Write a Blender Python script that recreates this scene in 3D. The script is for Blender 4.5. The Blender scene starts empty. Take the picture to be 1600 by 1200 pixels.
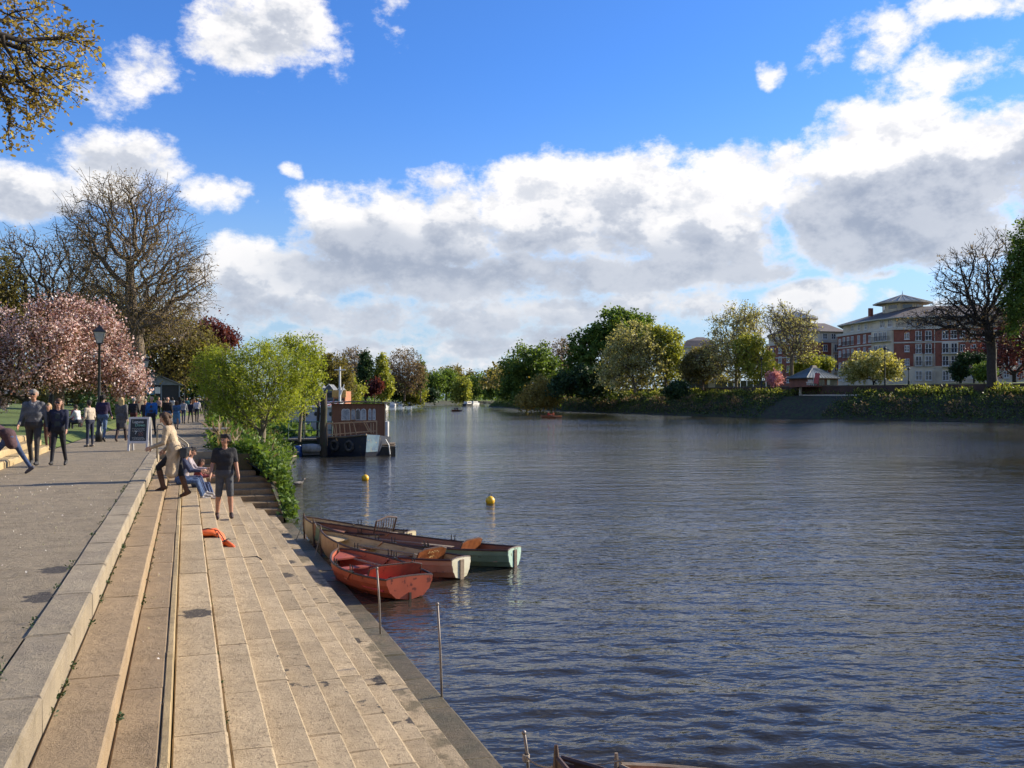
import bpy, bmesh, math, random
import numpy as np
from mathutils import Vector, Matrix, noise as mnoise
R = math.radians
SC = bpy.context.scene
COL = SC.collection
# ------------------------------------------------------------------ camera
CAM_Z = 1.65
YAW = R(19.46)            # the view turns this far from the line of the steps (+Y) to the river (+X)
FPX, CU, HV = 1443.0, 800.0, 622.0   # focal length, centre column and horizon row, in 1600 x 1200 pixels
cam = bpy.data.cameras.new('camera'); camo = bpy.data.objects.new('camera', cam); COL.objects.link(camo)
cam.sensor_width = 36.0; cam.lens = 36.0 * FPX / 1600.0
cam.clip_start = 0.1; cam.clip_end = 6000
camo.location = (0, 0, CAM_Z)
camo.rotation_euler = (R(90) + math.atan(22.0 / FPX), 0, -YAW)
SC.camera = camo
# ------------------------------------------------------------------ exposure
SC.render.engine = 'CYCLES'
SC.view_settings.view_transform = 'Standard'; SC.view_settings.look = 'None'
SC.view_settings.gamma = 1.0; SC.view_settings.use_curve_mapping = False
SC.view_settings.exposure = 0.88
SC.cycles.max_bounces = 6; SC.cycles.transparent_max_bounces = 6
SC.cycles.caustics_reflective = False; SC.cycles.caustics_refractive = False
SC.cycles.use_denoising = True; SC.cycles.use_adaptive_sampling = True; SC.cycles.adaptive_threshold = .02
# ------------------------------------------------------------------ sun
SUN_EL = R(24.0)
SUN_DIR = Vector((math.cos(R(6)), math.sin(R(6)), math.tan(SUN_EL))).normalized()   # towards the sun
sl = bpy.data.lights.new('sun', 'SUN'); slo = bpy.data.objects.new('sun', sl); COL.objects.link(slo)
sl.energy = 4.6; sl.angle = R(0.5); sl.color = (1.0, 0.89, 0.72)
slo.rotation_euler = (-SUN_DIR).to_track_quat('-Z', 'Y').to_euler(); slo.location = (60, 20, 60)
# ------------------------------------------------------------------ node helpers
class NT:
    def __init__(s, tree): s.t = tree; s.n = tree.nodes; s.l = tree.links
    def new(s, typ, **kw):
        n = s.n.new(typ)
        for k, v in kw.items(): setattr(n, k, v)
        return n
    def put(s, sock, v):
        if isinstance(v, bpy.types.NodeSocket): s.l.new(v, sock)
        elif v is not None: sock.default_value = v
    def math(s, op, a, b=None, c=None, clamp=False):
        n = s.new('ShaderNodeMath', operation=op); n.use_clamp = clamp
        s.put(n.inputs[0], a)
        if b is not None: s.put(n.inputs[1], b)
        if c is not None: s.put(n.inputs[2], c)
        return n.outputs[0]
    def vec(s, op, a, b=None, out=0):
        n = s.new('ShaderNodeVectorMath', operation=op); s.put(n.inputs[0], a)
        if b is not None: s.put(n.inputs[1], b)
        return n.outputs[1 if op in ('DOT_PRODUCT', 'LENGTH', 'DISTANCE') else out]
    def noise(s, vec, scale, detail=3, rough=.55, dist=0.0, col=False):
        n = s.new('ShaderNodeTexNoise'); s.put(n.inputs['Vector'], vec); n.inputs['Scale'].default_value = scale
        n.inputs['Detail'].default_value = detail; n.inputs['Roughness'].default_value = rough; n.inputs['Distortion'].default_value = dist
        return n.outputs['Color' if col else 'Fac']
    def mrange(s, v, a, b, c=0.0, d=1.0, smooth=True):
        n = s.new('ShaderNodeMapRange', interpolation_type='SMOOTHSTEP' if smooth else 'LINEAR'); s.put(n.inputs[0], v)
        for i, x in enumerate((a, b, c, d)): s.put(n.inputs[1 + i], x)
        return n.outputs[0]
    def mix(s, f, a, b, mode='MIX'):
        n = s.new('ShaderNodeMix', data_type='RGBA', blend_type=mode); s.put(n.inputs[0], f); s.put(n.inputs[6], c4(a)); s.put(n.inputs[7], c4(b))
        return n.outputs[2]
    def ramp(s, f, stops):
        n = s.new('ShaderNodeValToRGB'); s.put(n.inputs[0], f); e = n.color_ramp.elements
        while len(e) < len(stops): e.new(0.5)
        for el, (p, c) in zip(e, stops): el.position = p; el.color = c4(c)
        return n.outputs[0]
    def comb(s, x, y, z):
        n = s.new('ShaderNodeCombineXYZ')
        for i, v in enumerate((x, y, z)): s.put(n.inputs[i], v)
        return n.outputs[0]
    def sep(s, v):
        n = s.new('ShaderNodeSeparateXYZ'); s.put(n.inputs[0], v); return n.outputs
    def bump(s, h, strength=.3, dist=.02, nrm=None):
        n = s.new('ShaderNodeBump'); s.put(n.inputs['Height'], h); n.inputs['Strength'].default_value = strength; n.inputs['Distance'].default_value = dist
        if nrm is not None: s.put(n.inputs['Normal'], nrm)
        return n.outputs[0]
def c4(c):
    if isinstance(c, bpy.types.NodeSocket) or c is None: return c
    return tuple(c) if len(c) == 4 else (*c, 1.0)
# ------------------------------------------------------------------ sky: clear blue air and broken cumulus, by direction
def px_dir(u, v):
    a = math.atan((u - CU) / FPX); return a, math.atan((HV - v) / (FPX * math.hypot(1, math.tan(a))))
world = bpy.data.worlds.new('World'); SC.world = world; world.use_nodes = True
W = NT(world.node_tree); W.n.clear()
sky = W.new('ShaderNodeTexSky', sky_type='NISHITA'); sky.sun_disc = False; sky.sun_elevation = SUN_EL
sky.sun_rotation = math.atan2(SUN_DIR.x, SUN_DIR.y); sky.altitude = 0; sky.air_density = 1.0; sky.dust_density = 0.25; sky.ozone_density = 3.0
# cloud masses: (column, row, half width, half height, strength) of the cumulus seen over the river
CLOUDS = [(440,45,150,75,.9),(545,85,55,50,.5),(610,20,35,50,.35),(225,100,85,52,.85),(180,140,70,50,.25),(420,125,25,20,.15),
 (190,255,120,58,.85),(40,310,95,50,.9),(335,300,60,32,.6),(445,257,26,15,.6),(440,325,40,25,.25),
 (600,375,190,100,1.1),(530,330,110,60,.7),(680,330,100,60,.7),(380,420,90,60,1.0),(470,430,130,60,.9),(860,335,140,85,1.1),(1000,330,140,95,1.1),(1100,375,140,80,1.1),
 (1150,300,120,70,.9),(960,290,120,60,.9),(1010,250,90,30,.3),(1130,250,90,35,.7),(1250,260,80,55,.8),(1400,330,215,110,1.4),(1400,215,150,75,1.1),(1560,260,160,90,1.3),(1330,250,110,60,1.0),
 (1700,300,200,150,1.5),(1470,110,110,48,.55),(1285,80,58,44,.6),(1385,60,60,55,.62),(1500,5,120,28,.6),(1440,30,40,35,.3),(1205,112,28,25,.5),(1430,150,60,40,.3),
 (760,430,300,42,.9),(1050,430,240,36,.9),(500,490,240,34,.62),(720,490,200,38,.5),(900,478,200,28,.5),(560,545,150,30,.5),(760,540,130,26,.5),(900,530,110,34,.5),(640,520,120,20,.35),(1260,470,110,34,.8),(1210,505,120,28,.6),(1090,480,80,28,.4),
 (1395,434,32,12,.6),(330,490,120,50,.7),(1430,470,70,24,.5),(800,572,420,18,.3)]
GREYS = [(600,418,215,72,1.8),(790,428,300,66,1.6),(1060,420,260,55,1.7),(520,505,280,44,1.1),(860,505,330,40,1.0),(950,360,70,40,.5),(700,370,90,40,.5),(1400,350,205,98,3.0),(1570,345,200,100,3.0),(1700,340,200,130,2.2),(1230,400,110,45,1.0),(500,445,140,40,.6),(900,400,150,40,.7),
 (440,495,150,24,.9),(700,515,200,16,.8),(900,488,150,14,.8),(560,560,160,12,.6),(830,548,140,12,.6),(1000,380,80,30,.5),(330,470,90,40,.5),(190,275,80,40,.2),(40,330,80,30,.25),(420,70,90,40,.15)]
gen = W.new('ShaderNodeTexCoord').outputs['Generated']
def mad(a, b, c):
    n = W.new('ShaderNodeVectorMath', operation='MULTIPLY_ADD')
    for i, v in enumerate((a, b, c)): W.put(n.inputs[i], v)
    return n.outputs[0]
warp = W.vec('MULTIPLY', W.vec('SUBTRACT', W.noise(gen, 8, 3, .6, col=True), (.5, .5, .5)), (.085, .085, .055))
dw = W.vec('ADD', gen, warp)
az = W.math('ARCTAN2', W.vec('DOT_PRODUCT', dw, (math.cos(YAW), -math.sin(YAW), 0)), W.vec('DOT_PRODUCT', dw, (math.sin(YAW), math.cos(YAW), 0)))
dx, dy, dz = W.sep(dw)
el = W.math('ARCTAN2', dz, W.vec('LENGTH', W.comb(dx, dy, 0.0)))
A3, E3 = W.comb(az, az, az), W.comb(el, el, el)
def masses(blobs):                       # greatest of many soft ellipses, three at a time
    acc = None; blobs = blobs + blobs[:(-len(blobs)) % 3]
    for i in range(0, len(blobs), 3):
        P = []
        for (u, v, hw, hh, s) in blobs[i:i + 3]:
            a0, e0 = px_dir(u, v); ix = FPX / (hw * math.cos(a0) ** 2); iy = FPX / (hh * math.cos(a0)); P.append((ix, -a0 * ix, iy, -e0 * iy, s * .8))
        g = [tuple(p[j] for p in P) for j in range(5)]
        q = mad(A3, g[0], g[1]); r = mad(E3, g[2], g[3]); q = mad(r, r, W.vec('MULTIPLY', q, q)); q = mad(q, tuple(-x for x in g[4]), g[4])
        acc = q if acc is None else W.vec('MAXIMUM', acc, q)
    x, y, z = W.sep(acc); return W.math('MAXIMUM', W.math('MAXIMUM', x, y), z)
outside = W.math('MAXIMUM', W.mrange(W.math('ABSOLUTE', az), .56, .75), W.mrange(el, .44, .56))
rest = W.math('SUBTRACT', W.math('MULTIPLY', W.noise(W.vec('MULTIPLY', dw, (1, 1, 2.2)), 2.6, 2), 3.4), W.math('ADD', el, 1.35))   # the same broken cumulus all round
gq = W.vec('MULTIPLY', gen, (1, 1, 1.5))
nz = W.math('SUBTRACT', W.noise(gq, 10, 9, .66), .5)
nz2 = W.math('SUBTRACT', W.noise(W.vec('ADD', gq, (math.cos(YAW) * .012, -math.sin(YAW) * .012, .03)), 10, 5, .62), .5)
D = W.math('MAXIMUM', masses(CLOUDS), W.math('MULTIPLY_ADD', outside, W.math('ADD', rest, 1.0), -1.0))
D = W.math('MULTIPLY_ADD', nz, 2.9, D)
GR = W.math('MAXIMUM', masses(GREYS), W.math('MULTIPLY_ADD', outside, W.math('ADD', rest, .8), -1.0))
GR = W.math('MULTIPLY_ADD', nz2, 1.15, GR)
alpha = W.mrange(D, -.05, .48)
relief = W.mrange(W.math('SUBTRACT', nz2, nz), -.12, .16)            # denser towards the light = shaded
grey = W.math('MULTIPLY_ADD', W.mrange(GR, -.85, 1.0), .86, W.math('MULTIPLY', W.math('SUBTRACT', relief, .45), .75))
grey = W.math('MULTIPLY', W.math('MAXIMUM', grey, 0.0), W.mrange(D, -.02, .6))
zc = W.sep(gen)[2]
skyc = W.mix(1.0, sky.outputs[0], W.mix(W.mrange(zc, .0, .36), (.80, .84, .92), (.40, .70, 1.16)), 'MULTIPLY')
SKY_S = 0.10
grey = W.math('MULTIPLY_ADD', W.mrange(D, .35, 2.2), .30, grey)
cloud = W.mix(W.mrange(grey, .0, .5, smooth=False), (5.9, 5.75, 5.65), W.mix(W.mrange(grey, .35, 1.55, smooth=False), (3.95, 4.1, 4.45), (1.55, 1.85, 2.5)))
haze = W.mrange(zc, -.02, .24, .80, 0.0)
skyc = W.mix(haze, skyc, (2.0, 2.95, 4.3))
cloud = W.mix(W.math('MULTIPLY', haze, .5), cloud, (2.75, 3.2, 3.95))
final = W.mix(W.math('MULTIPLY', alpha, .97), skyc, cloud)
bg = W.new('ShaderNodeBackground'); W.put(bg.inputs[0], final); bg.inputs[1].default_value = SKY_S
W.l.new(bg.outputs[0], W.new('ShaderNodeOutputWorld').inputs[0])
# ------------------------------------------------------------------ placing: image measurements turned into places on the ground
TH_S, TH_C = math.sin(YAW), math.cos(YAW)
WATER = -1.74
def at_d(u, v, d):
    r = (u - CU) / FPX * d; return Vector((r * TH_C + d * TH_S, -r * TH_S + d * TH_C, CAM_Z + (HV - v) / FPX * d))
def at(u, v, z):
    return at_d(u, v, FPX * (CAM_Z - z) / (v - HV))
# ------------------------------------------------------------------ objects
def tag(o, label=None, cat=None, group=None, kind=None):
    for k, v in (('label', label), ('category', cat), ('group', group), ('kind', kind)):
        if v: o[k] = v
    return o
def link(name, me, parent=None, loc=None):
    o = bpy.data.objects.new(name, me); COL.objects.link(o)
    if parent is not None: o.parent = parent
    if loc is not None: o.location = loc
    return o
def thing(name, label, cat, loc=(0, 0, 0), rz=0.0, group=None):
    o = link(name, None, None, loc); o.rotation_euler = (0, 0, rz); o.empty_display_size = .2
    return tag(o, label, cat, group)
def copy_tree(o, parent=None):
    c = o.copy(); COL.objects.link(c); c.parent = parent
    for ch in o.children: copy_tree(ch, c)
    return c
def mesh(name, v, f, mats, midx=None, smooth=False):
    me = bpy.data.meshes.new(name)
    if isinstance(v, np.ndarray) and isinstance(f, np.ndarray):
        n, k = f.shape; me.vertices.add(len(v)); me.vertices.foreach_set('co', np.ascontiguousarray(v, dtype=np.float32).ravel())
        me.loops.add(n * k); me.loops.foreach_set('vertex_index', np.ascontiguousarray(f, dtype=np.int32).ravel())
        me.polygons.add(n); me.polygons.foreach_set('loop_start', np.arange(0, n * k, k, dtype=np.int32)); me.polygons.foreach_set('loop_total', np.full(n, k, dtype=np.int32))
        me.update(calc_edges=True)
    else: me.from_pydata([tuple(p) for p in v], [], [tuple(q) for q in f]); me.update()
    for m in (mats if isinstance(mats, (list, tuple)) else [mats]): me.materials.append(m)
    if midx is not None: me.polygons.foreach_set('material_index', np.asarray(midx, dtype=np.int32))
    if smooth: me.polygons.foreach_set('use_smooth', np.ones(len(me.polygons), dtype=bool))
    return me
class MB:
    def __init__(s): s.v = []; s.f = []; s.m = []; s.cm = 0
    def add(s, v, f):
        b = len(s.v); s.v += [tuple(p) for p in v]; s.f += [tuple(b + i for i in q) for q in f]; s.m += [s.cm] * len(f); return s
    def box(s, x0, x1, y0, y1, z0, z1, M=None):
        v = [Vector((x, y, z)) for z in (z0, z1) for y in (y0, y1) for x in (x0, x1)]
        if M is not None: v = [M @ p for p in v]
        return s.add(v, [(0, 2, 3, 1), (4, 5, 7, 6), (0, 1, 5, 4), (2, 6, 7, 3), (0, 4, 6, 2), (1, 3, 7, 5)])
    def bbox(s, x0, x1, y0, y1, z0, z1, b=.01, M=None):     # box with its upper edges taken off
        v = [Vector(p) for p in ((x0, y0, z0), (x1, y0, z0), (x1, y1, z0), (x0, y1, z0), (x0, y0, z1 - b), (x1, y0, z1 - b), (x1, y1, z1 - b), (x0, y1, z1 - b),
             (x0 + b, y0 + b, z1), (x1 - b, y0 + b, z1), (x1 - b, y1 - b, z1), (x0 + b, y1 - b, z1))]
        if M is not None: v = [M @ p for p in v]
        f = [(3, 2, 1, 0), (8, 9, 10, 11)]
        for i in range(4):
            j = (i + 1) % 4; f += [(i, j, j + 4, i + 4), (i + 4, j + 4, j + 8, i + 8)]
        return s.add(v, f)
    def tube(s, pts, rad, n=8, cap=True, closed=False):
        pts = [Vector(p) for p in pts]; rad = rad if hasattr(rad, '__len__') else [rad] * len(pts); v = []; f = []; N = len(pts); nrm = None
        for i, p in enumerate(pts):
            t = (pts[min(i + 1, N - 1)] - pts[max(i - 1, 0)]).normalized()
            if nrm is None: nrm = t.orthogonal().normalized()
            nrm = (nrm - t * nrm.dot(t)); nrm = nrm.normalized() if nrm.length > 1e-6 else t.orthogonal().normalized(); b = t.cross(nrm)
            for k in range(n): a = 2 * math.pi * k / n; v.append(p + (nrm * math.cos(a) + b * math.sin(a)) * rad[i])
        for i in range(N - 1):
            for k in range(n): f.append((i * n + k, i * n + (k + 1) % n, (i + 1) * n + (k + 1) % n, (i + 1) * n + k))
        if cap: f += [tuple(range(n - 1, -1, -1)), tuple((N - 1) * n + k for k in range(n))]
        return s.add(v, f)
    def lathe(s, prof, n=16, c=(0, 0, 0), M=None):
        v = []; f = []; c = Vector(c)
        for (r, z) in prof:
            for k in range(n):
                a = 2 * math.pi * k / n; p = Vector((r * math.cos(a), r * math.sin(a), z)); v.append((M @ p if M is not None else p) + c)
        for i in range(len(prof) - 1):
            for k in range(n): f.append((i * n + k, i * n + (k + 1) % n, (i + 1) * n + (k + 1) % n, (i + 1) * n + k))
        f += [tuple(range(n - 1, -1, -1)), tuple((len(prof) - 1) * n + k for k in range(n))]
        return s.add(v, f)
    def loft(s, rings, cap=True, closed=True):
        n = len(rings[0]); v = [p for r in rings for p in r]; f = []
        for i in range(len(rings) - 1):
            for k in range(n if closed else n - 1): f.append((i * n + k, i * n + (k + 1) % n, (i + 1) * n + (k + 1) % n, (i + 1) * n + k))
        if cap and closed: f += [tuple(range(n - 1, -1, -1)), tuple((len(rings) - 1) * n + k for k in range(n))]
        return s.add(v, f)
    def prism(s, poly, z0, z1):
        n = len(poly); v = [(x, y, z0) for x, y in poly] + [(x, y, z1) for x, y in poly]
        return s.add(v, [tuple(range(n - 1, -1, -1)), tuple(range(n, 2 * n))] + [(i, (i + 1) % n, n + (i + 1) % n, n + i) for i in range(n)])
    def build(s, name, mats, parent=None, loc=None, smooth=False):
        return link(name, mesh(name, s.v, s.f, mats, s.m, smooth), parent, loc)
# ------------------------------------------------------------------ materials
MATS = {}
def mat(name, c1, c2=None, scale=4.0, rough=.8, bump=0.0, bscale=None, bdist=.01, spots=None, sscale=30.0, sthr=.62, metal=0.0, stretch=None, coords='Object', spec=.5, big=None, detail=5, coat=0.0):
    if name in MATS: return MATS[name]
    m = bpy.data.materials.new(name); m.use_nodes = True; T = NT(m.node_tree); p = T.n['Principled BSDF']
    co = T.new('ShaderNodeNewGeometry').outputs['Position'] if coords == 'World' else T.new('ShaderNodeTexCoord').outputs['Object']
    if stretch: co = T.vec('MULTIPLY', co, stretch)
    col = c4(c1)
    if c2 is not None: col = T.mix(T.mrange(T.noise(co, scale, detail, .6), .35, .65), c1, c2)
    if big is not None: col = T.mix(T.mrange(T.noise(co, big[1], 3, .6), .45, .68), col, T.mix(1.0, col, big[0], 'MULTIPLY'))
    if spots is not None: col = T.mix(T.mrange(T.noise(co, sscale, 2, .6), sthr, sthr + .07), col, spots)
    T.put(p.inputs['Base Color'], col); p.inputs['Roughness'].default_value = rough; p.inputs['Metallic'].default_value = metal
    p.inputs['Specular IOR Level'].default_value = spec; p.inputs['Coat Weight'].default_value = coat
    if bump: T.put(p.inputs['Normal'], T.bump(T.noise(co, bscale or scale * 6, 5, .65), bump, bdist))
    MATS[name] = m; return m
def leafmat(name, stops, trans=.42, rough=.55, tint=(1.15, 1.1, .55)):
    if name in MATS: return MATS[name]
    m = bpy.data.materials.new(name); m.use_nodes = True; T = NT(m.node_tree); p = T.n['Principled BSDF']; out = T.n['Material Output']
    g = T.new('ShaderNodeNewGeometry'); rnd = g.outputs['Random Per Island']
    clump = T.noise(g.outputs['Position'], .9, 2)
    f = T.math('ADD', T.math('MULTIPLY', rnd, .65), T.math('MULTIPLY', T.mrange(clump, .3, .7), .35))
    stops = [(a, tuple(min(.85, x * 1.4) for x in c)) for a, c in stops]; col = T.ramp(f, stops); T.put(p.inputs['Base Color'], col); p.inputs['Roughness'].default_value = rough; p.inputs['Specular IOR Level'].default_value = .25
    tr = T.new('ShaderNodeBsdfTranslucent'); T.put(tr.inputs[0], T.mix(1.0, col, tint, 'MULTIPLY'))
    mx = T.new('ShaderNodeMixShader'); mx.inputs[0].default_value = trans; T.l.new(p.outputs[0], mx.inputs[1]); T.l.new(tr.outputs[0], mx.inputs[2]); T.l.new(mx.outputs[0], out.inputs[0])
    MATS[name] = m; return m
def plain(name, c, rough=.6, metal=0.0, spec=.5):
    return mat(name, c, tuple(x * .75 for x in c), 7.0, rough, metal=metal, spec=spec)
rng = np.random.default_rng(7)
random.seed(7)
# ================================================================== river
LB = [(-30, 2.5), (26, 2.57), (30, 2.7), (36, 3.5), (43, 4.4), (50, 5.3), (62, 7.5), (80, 11), (110, 18), (150, 28), (230, 47), (300, 61), (368, 76), (430, 98), (475, 124), (540, 190), (640, 330), (900, 700)]
RB = [(-60, 150), (20, 124), (96, 108.5), (120, 100), (138, 95), (170, 92), (212, 92), (280, 100), (354, 115), (420, 141), (480, 180), (540, 246), (640, 400), (900, 900)]
PR = [(29.8, .85), (36, .85), (43, 1.0), (50, 1.2), (62, 1.6), (80, 3.0), (110, 8), (150, 17), (230, 36), (300, 50), (368, 64), (430, 86), (475, 110), (540, 176), (640, 316), (900, 690)]
def ev(tab, y): return float(np.interp(y, [p[0] for p in tab], [p[1] for p in tab]))
def graded(a, b, d0, g, c):      # coordinates from a to b, finest near c
    out = [c]; 
    while out[-1] < b: out.append(out[-1] + d0 + g * (out[-1] - c))
    lo = [c]
    while lo[-1] > a: lo.append(lo[-1] - d0 - g * (c - lo[-1]))
    return np.array(lo[::-1][:-1] + out)
gx = graded(1.8, 420, .045, .0085, 2.9); gy = graded(-25, 760, .045, .0085, 6.0)
WX, WY = np.meshgrid(gx, gy); sp = np.maximum(np.gradient(gx)[None, :], np.gradient(gy)[:, None])
wz = np.zeros_like(WX); r_ = np.random.default_rng(3)
for i in range(52):
    lam = .17 * (6.0 ** r_.random() ** 1.25); th = R(14) + r_.normal() * (.42 if lam < 1 else .5); k = 2 * math.pi / lam
    amp = .0060 * lam ** .62 * (.6 + .8 * r_.random()) * .66
    fade = np.clip((lam / sp - 2.6) / 3.0, 0, 1)
    ph = k * (WX * math.sin(th) + WY * math.cos(th)) + r_.random() * 6.28 + .8 * np.sin(WX * .5 + i) + .7 * np.sin(WY * .37 + 2 * i)
    wz += fade * amp * (np.sin(ph) + .25 * np.sin(2 * ph + .6))
gust = .65 + .35 * np.sin(WX * .23 + 1.3 * np.sin(WY * .11)) * np.sin(WY * .19 + WX * .05)
wz *= gust
wz *= np.clip((WX - 2.45) / 1.2, .12, 1)
nx, ny = len(gx), len(gy); idx = np.arange(nx * ny).reshape(ny, nx)
wf = np.stack([idx[:-1, :-1], idx[:-1, 1:], idx[1:, 1:], idx[1:, :-1]], -1).reshape(-1, 4)
m = bpy.data.materials.new('river_water'); m.use_nodes = True; T = NT(m.node_tree); p = T.n['Principled BSDF']
pos = T.new('ShaderNodeNewGeometry').outputs['Position']
p.inputs['IOR'].default_value = 1.33; p.inputs['Roughness'].default_value = .05; p.inputs['Specular Tint'].default_value = (1, .97, .95, 1)
T.put(p.inputs['Base Color'], T.mix(T.mrange(T.noise(pos, .07, 3), .4, .62), (.028, .026, .020), (.042, .036, .025)))
rot = T.new('ShaderNodeVectorRotate', rotation_type='Z_AXIS'); T.put(rot.inputs[0], pos); rot.inputs['Angle'].default_value = R(14)
s1 = T.vec('MULTIPLY', rot.outputs[0], (.8, 1.7, 1)); s2 = T.vec('MULTIPLY', rot.outputs[0], (.3, .62, 1))
patch = T.mrange(T.noise(T.vec('MULTIPLY', pos, (.5, 1, 1)), .045, 3), .3, .7, .45, 1.25)
n1 = T.bump(T.math('MULTIPLY', T.noise(s2, 1.6, 4, .6), patch), .9, .16)
n2 = T.bump(T.math('MULTIPLY', T.noise(s1, 3.4, 3, .6), patch), .75, .05, n1)
T.put(p.inputs['Normal'], n2)
tag(link('river', mesh('river', np.stack([WX, WY, wz + WATER], -1).reshape(-1, 3), wf, m, smooth=True)), kind='structure')
# ================================================================== land
grass_m = mat('lawn', (.125, .165, .030), (.085, .13, .022), 1.2, .9, .5, 30, .05, coords='World', big=((.75, .72, .5), .12))
earth_m = mat('earth', (.060, .048, .030), (.035, .032, .02), 1.5, .95, .6, 9, .05, coords='World', spots=(.05, .075, .02), sscale=2.2, sthr=.52)
def stone(name, c1, c2, speck, wet=0.0, stains=(), sthr=.57, vary=.28):
    m = bpy.data.materials.new(name); m.use_nodes = True; T = NT(m.node_tree); p = T.n['Principled BSDF']
    pos = T.new('ShaderNodeNewGeometry').outputs['Position']
    col = T.mix(T.mrange(T.noise(pos, 2.3, 5, .65), .35, .65), c1, c2)
    sn = T.noise(T.vec('MULTIPLY', pos, (1, .7, 1)), 30, 4, .78)
    col = T.mix(T.math('MULTIPLY', T.mrange(sn, sthr - .03, sthr + .09), .85), col, speck)
    col = T.mix(T.math('MULTIPLY', T.mrange(T.noise(T.vec('MULTIPLY', pos, (1, 2.2, 1)), 1.7, 5, .7), .5, .72), .6), col, T.mix(1.0, col, (.6, .58, .52), 'MULTIPLY'))
    ob = T.new('ShaderNodeObjectInfo').outputs['Random']
    v = T.math('MULTIPLY_ADD', ob, vary, 1 - vary * .5); col = T.mix(1.0, col, T.comb(v, v, T.math('MULTIPLY', v, .98)), 'MULTIPLY')
    rough = .88
    if stains:
        wp = T.vec('ADD', pos, T.vec('MULTIPLY', T.vec('SUBTRACT', T.noise(pos, 9, 3, col=True), (.5, .5, .5)), (.28, .28, .28)))
        acc = None
        for s in stains:
            d = T.vec('LENGTH', T.vec('MULTIPLY', T.vec('SUBTRACT', wp, tuple(s)), (1, .62, 1)))
            acc = d if acc is None else T.math('MINIMUM', acc, d)
        zz = T.sep(pos)[2]; damp = T.math('MULTIPLY', T.mrange(zz, -1.40, -1.60), T.mrange(T.noise(T.vec('MULTIPLY', pos, (1, .8, 1)), 1.6, 4, .7), .46, .58)); damp = T.math('MULTIPLY', damp, T.mrange(zz, -.5, -1.0)); col = T.mix(T.math('MULTIPLY', damp, .75), col, (.10, .085, .05))
        f = T.math('MULTIPLY', T.mrange(acc, .15, .12), T.mrange(T.noise(pos, 45, 2), .30, .45, .45, .92)); col = T.mix(f, col, (.050, .045, .042))
    T.put(p.inputs['Base Color'], col); p.inputs['Roughness'].default_value = .5 if wet else .9; p.inputs['Specular IOR Level'].default_value = .3 if wet else .3
    T.put(p.inputs['Normal'], T.bump(T.math('ADD', T.noise(pos, 55, 5, .75), T.math('MULTIPLY', T.noise(pos, 9, 4), 1.6)), .8, .018))
    MATS[name] = m; return m
asph = stone('path_asphalt', (.285, .228, .152), (.228, .184, .125), (.335, .275, .195), stains=[at(88, 890, 0), at(66, 933, 0)], sthr=.6, vary=0.0)
def strip(name, rows, material, kind='structure', smooth=False):      # rows: lists of points, one per station
    n = len(rows[0]); v = [p for r in rows for p in r]; f = []
    for i in range(len(rows) - 1):
        for k in range(n - 1): f.append((i * n + k, i * n + k + 1, (i + 1) * n + k + 1, (i + 1) * n + k))
    return tag(link(name, mesh(name, v, f, material, smooth=smooth)), kind=kind)
b = MB(); b.add([(-2500, -900, -3.2), (3500, -900, -3.2), (3500, 4500, -3.2), (-2500, 4500, -3.2)], [(0, 1, 2, 3)])
tag(b.build('ground', earth_m), kind='structure')
YS = [29.85, 33, 36, 40, 43, 46, 50, 56, 62, 70, 80, 95, 110, 130, 150, 190, 230, 265, 300, 335, 368, 400, 430, 475, 540, 640, 900]
def pl(y): return ev(PR, y) - (4.85 if y < 60 else 5.0)
strip('promenade', [[(-4.0, y, 0), (-2.6, y, .0), (-1.04, y, 0)] for y in (-12, 0, 8, 16, 24, 29.85)], asph)
strip('promenade', [[(pl(y), y, 0), (ev(PR, y), y, 0)] for y in YS], asph)
strip('river_bank', [[(ev(PR, y), y, .004), (ev(PR, y) + .25 * (ev(LB, y) - ev(PR, y)), y, -.12), (ev(PR, y) + .7 * (ev(LB, y) - ev(PR, y)), y, -1.0), (ev(LB, y) - .05, y, -1.70), (ev(LB, y) + .8, y, -2.2)] for y in YS], earth_m)
LAWN = lambda x, y: .46 + max(0, -12 - x) * .05 + max(0, -40 - x) * .08
strip('lawn', [[(x, y, LAWN(x, y)) for x in (-300, -160, -90, -40, -12)] + [(-5.3 if y < 33 else pl(y) - .5, y, .46 if y < 33 else .2), (-5.25 if y < 33 else pl(y) - .04, y, .44 if y < 33 else .004)] for y in [-30, 0, 15, 25, 33] + YS[2:]], grass_m)
def rbk(o): return [[(ev(RB, y) + o[0], y, o[1]) for o in o] for y in (-60, -20, 20, 50, 75, 96, 108, 120, 129, 138, 153, 170, 190, 212, 245, 280, 315, 354, 385, 420, 450, 480, 510, 540, 590, 640, 900)]
strip('far_bank', rbk([(-2.5, -2.6), (-.1, -1.78), (.35, -1.45), (2.5, .1), (6.2, 1.9), (9.4, 2.15)]), earth_m)
strip('far_lawn', rbk([(9.7, 3.62), (13, 3.80), (30, 4.2), (55, 4.7), (110, 6), (400, 12), (900, 20)]), grass_m)
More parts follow.
